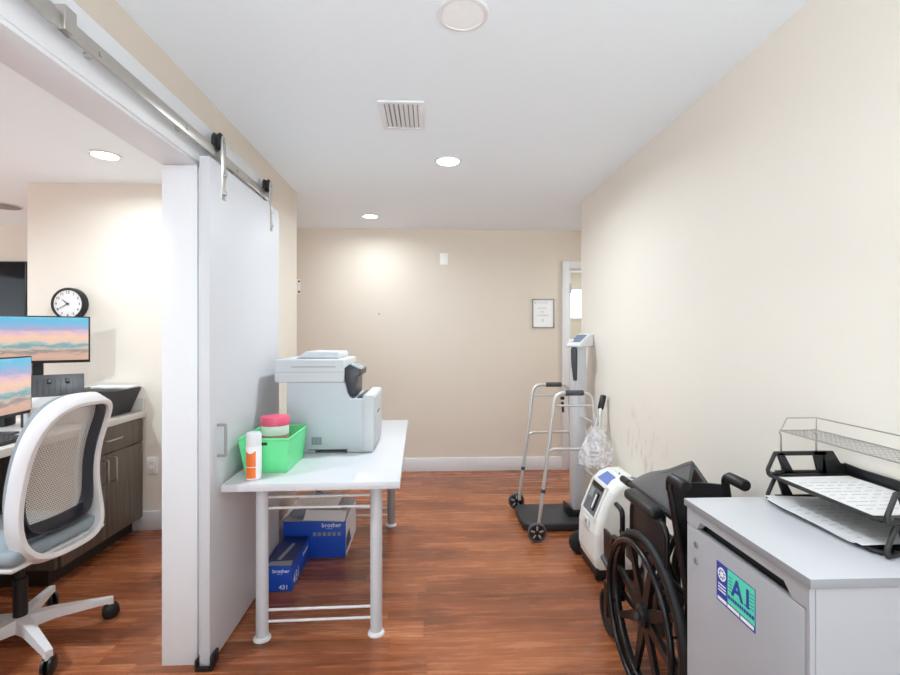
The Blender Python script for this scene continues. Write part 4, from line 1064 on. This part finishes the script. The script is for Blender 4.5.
m.build('sticker_emblem', M['inkwhite'], st)

# ---- letter trays: two black tiers plus a wire tray
TX0, TX1, TY0, TY1 = .962, 1.203, .965, 1.316
def tier(z0, label):
    t = thing('letter_tray', label, 'letter tray', ((TX0 + TX1) / 2, (TY0 + TY1) / 2, z0), 0, 'stacked black letter trays'); o = t.location
    m = MB(o); m.box(TX0 + .006, TX1 - .004, TY0 + .006, TY1 - .006, z0 + .001, z0 + .004); m.build('tray_floor', M['black'], t)
    m = MB(o); m.tube(fillet([(TX0 + .02, TY0, z0 + .006), (TX0, TY0 + .02, z0 + .006), (TX0, TY1 - .02, z0 + .006), (TX0 + .02, TY1, z0 + .006)], .008, 3), .0055, 8)
    m.build('front_rail', M['black'], t)
    ht = .069
    for y in (TY1, TY0):      # end frames: slanted window frames
        m = MB(o); a = y - .006
        m.prism([(TX0 + .028, z0 + ht), (TX0 + .18, z0 + ht), (TX0 + .18, z0 + ht - .012), (TX0 + .028, z0 + ht - .012)], 'y', a, a + .008, .001)
        m.prism([(TX0 + .03, z0 + .004), (TX0 + .18, z0 + .004), (TX0 + .18, z0 + .014), (TX0 + .03, z0 + .014)], 'y', a, a + .008, .001)
        m.prism([(TX0 + .033, z0 + ht - .003), (TX0 + .052, z0 + ht - .003), (TX0 + .085, z0 + .006), (TX0 + .055, z0 + .006)], 'y', a, a + .008, .001)
        m.prism([(TX0 + .155, z0 + .006), (TX0 + .182, z0 + .006), (TX0 + .170, z0 + ht), (TX0 + .140, z0 + ht)], 'y', a, a + .008, .001)
        m.prism([(TX0 + .168, z0), (TX1, z0), (TX1, z0 + .03), (TX0 + .222, z0 + .034), (TX0 + .200, z0 + ht), (TX0 + .168, z0 + ht)], 'y', a, a + .008, .001)
        m.tube(fillet([(TX0 + .03, y - .002, z0 + ht - .004), (TX0, y - .012, z0 + .020), (TX0 + .002, y - .014, z0 + .006)], .012, 4), .0055, 8)
        m.tube([(TX0 + .002, y - .012, z0 + .006), (TX0 + .05, y - .002, z0 + .008)], .005, 8)
        m.build('end_frame', M['black'], t)
    m = MB(o); pl = [(TY0, z0), (TY1, z0), (TY1, z0 + .034), (TY1 - .05, z0 + .030), (TY0 + .05, z0 + .030), (TY0, z0 + .034)]
    m.prism(pl, 'x', TX1 - .006, TX1, .001); m.build('back_wall', M['black'], t)
    return t
tier(.901, 'lower black letter tray resting on the white cabinet')
tier(.971, 'upper black letter tray stacked under the wire tray')
def sheet(name, label, z, dx, dy, rz, w2=.108, l2=.14, sag=.0, lines=12, curl=.0):
    t = thing(name, label, 'paper', (1.080 + dx, 1.141 + dy, z), rz)
    f = lambda u, v: ((u - .5) * 2 * w2, (v - .5) * 2 * l2, sag * ((u - .5) ** 2 + (v - .5) ** 2) + curl * max(0, v - .7) ** 2 * (1 - u))
    m = MB(); m.grid(f, 10, 12, .0012); m.build('sheet', M['paper'], t)
    m = MB()
    for k in range(lines):
        v = .12 + .76 * k / lines
        x = -.8 * w2
        for i in range(6):
            wd = random.uniform(.012, .026) * w2 / .108
            u = (x / w2 + 1) / 2; zz = f(u, v)[2]
            m.box(x, x + wd, (v - .5) * 2 * l2, (v - .5) * 2 * l2 + .0022, zz + .0006, zz + .0012); x += .029 * w2 / .108
    m.build('printed_lines', M['inkpale'], t); return t
sheet('paper_sheet', 'printed sheet lying in the upper black letter tray', .9765, -.002, 0, math.radians(1), lines=9)
sheet('paper_sheet', 'printed sheet on top in the lower black letter tray', .9165, -.034, -.008, math.radians(2.0), lines=9, curl=.05)
sheet('paper_sheet', 'sheet with curled corner lowest in the lower letter tray', .9135, -.030, .006, math.radians(-1.5), lines=3, curl=.10)
# wire tray
t = thing('wire_tray', 'chrome wire mesh letter tray standing above the black trays', 'letter tray', (1.076, 1.14, .972)); o = t.location
WX0, WX1, WY0, WY1, WZ = 1.020, 1.132, .95, 1.335, 1.096
m = MB(o)
m.tube([(WX0, WY0, WZ), (WX1, WY0, WZ), (WX1, WY1, WZ), (WX0, WY1, WZ)], .0018, 6, True); m.build('floor_rim', M['wire'], t)
m = MB(o); zr = 1.132
m.tube(fillet([(WX0 + .005, WY1, WZ), (WX0 + .022, WY1, zr), (WX1, WY1, zr), (WX1, WY0, zr), (WX0 + .022, WY0, zr), (WX0 + .005, WY0, WZ)], .006, 3), .0018, 6)
m.tube([(WX1, WY1, WZ), (WX1, WY1, zr)], .0016, 6); m.tube([(WX1, WY0, WZ), (WX1, WY0, zr)], .0016, 6); m.build('top_rim', M['wire'], t)
m = MB(o)
n = 9
for i in range(1, n): x = WX0 + (WX1 - WX0) * i / n; m.tube([(x, WY0, WZ), (x, WY1, WZ)], .0006, 4)
n = 26
for i in range(1, n): y = WY0 + (WY1 - WY0) * i / n; m.tube([(WX0, y, WZ + .001), (WX1, y, WZ + .001)], .0006, 4)
m.build('wire_floor', M['wire'], t)
for x in (WX0 + .002, WX1 - .004):
    for y in (WY1 - .004, WY0 + .004):
        m = MB(o); m.tube(fillet([(x, y, .905 if False else 1.03), (x, y, WZ - .012), (x - .006, y, WZ - .004), (x, y, WZ + .004)], .004, 3), .0022, 6); m.build('post', M['wire'], t)
# long wire posts reach the cabinet top behind the black trays
for x in (WX1 - .004,):
    for y in (WY1 - .004,):
        m = MB(o); m.tube([(x, y, .902), (x, y, 1.035)], .0016, 6); m.build('post', M['wire'], t)
m = MB(o); m.tube([(WX0 + .002, WY1 - .004, .902), (WX0 + .002, WY1 - .004, 1.035)], .0016, 6); m.build('post', M['wire'], t)

# ================================================================== LIGHT + CAMERA
sc = bpy.context.scene
wd = bpy.data.worlds.new('World'); sc.world = wd; wd.use_nodes = True
bgn = wd.node_tree.nodes['Background']; bgn.inputs[0].default_value = (.82, .93, 1.0, 1); bgn.inputs[1].default_value = 1.0
_nt = wd.node_tree; _tc = _nt.nodes.new('ShaderNodeTexCoord'); _sp = _nt.nodes.new('ShaderNodeSeparateXYZ')
_cr = _nt.nodes.new('ShaderNodeMapRange'); _cr.interpolation_type = 'SMOOTHSTEP'     # made-up bright lower half that lifts the ceiling; softer sky above
_cr.inputs['From Min'].default_value = -.12; _cr.inputs['From Max'].default_value = .22
_cr.inputs['To Min'].default_value = 2.9; _cr.inputs['To Max'].default_value = .45
_nt.links.new(_tc.outputs['Generated'], _sp.inputs[0]); _nt.links.new(_sp.outputs['Z'], _cr.inputs['Value']); _nt.links.new(_cr.outputs[0], bgn.inputs[1])

cam = bpy.data.cameras.new('camera'); co = bpy.data.objects.new('camera', cam); COL.objects.link(co)
cam.sensor_fit = 'HORIZONTAL'; cam.sensor_width = 36; cam.lens = 470 / 900 * 36
co.location = (0, 0, 1.376); co.rotation_euler = (PI / 2, 0, -math.radians(2.364))
cam.shift_y = -2.8 / 900; cam.clip_start = .05
sc.camera = co
vs_ = sc.view_settings; vs_.view_transform = 'Standard'; vs_.look = 'None'; vs_.exposure = 1.06; vs_.gamma = 1; vs_.use_curve_mapping = False
sc.cycles.max_bounces = 16; sc.cycles.diffuse_bounces = 12; sc.cycles.use_denoising = True
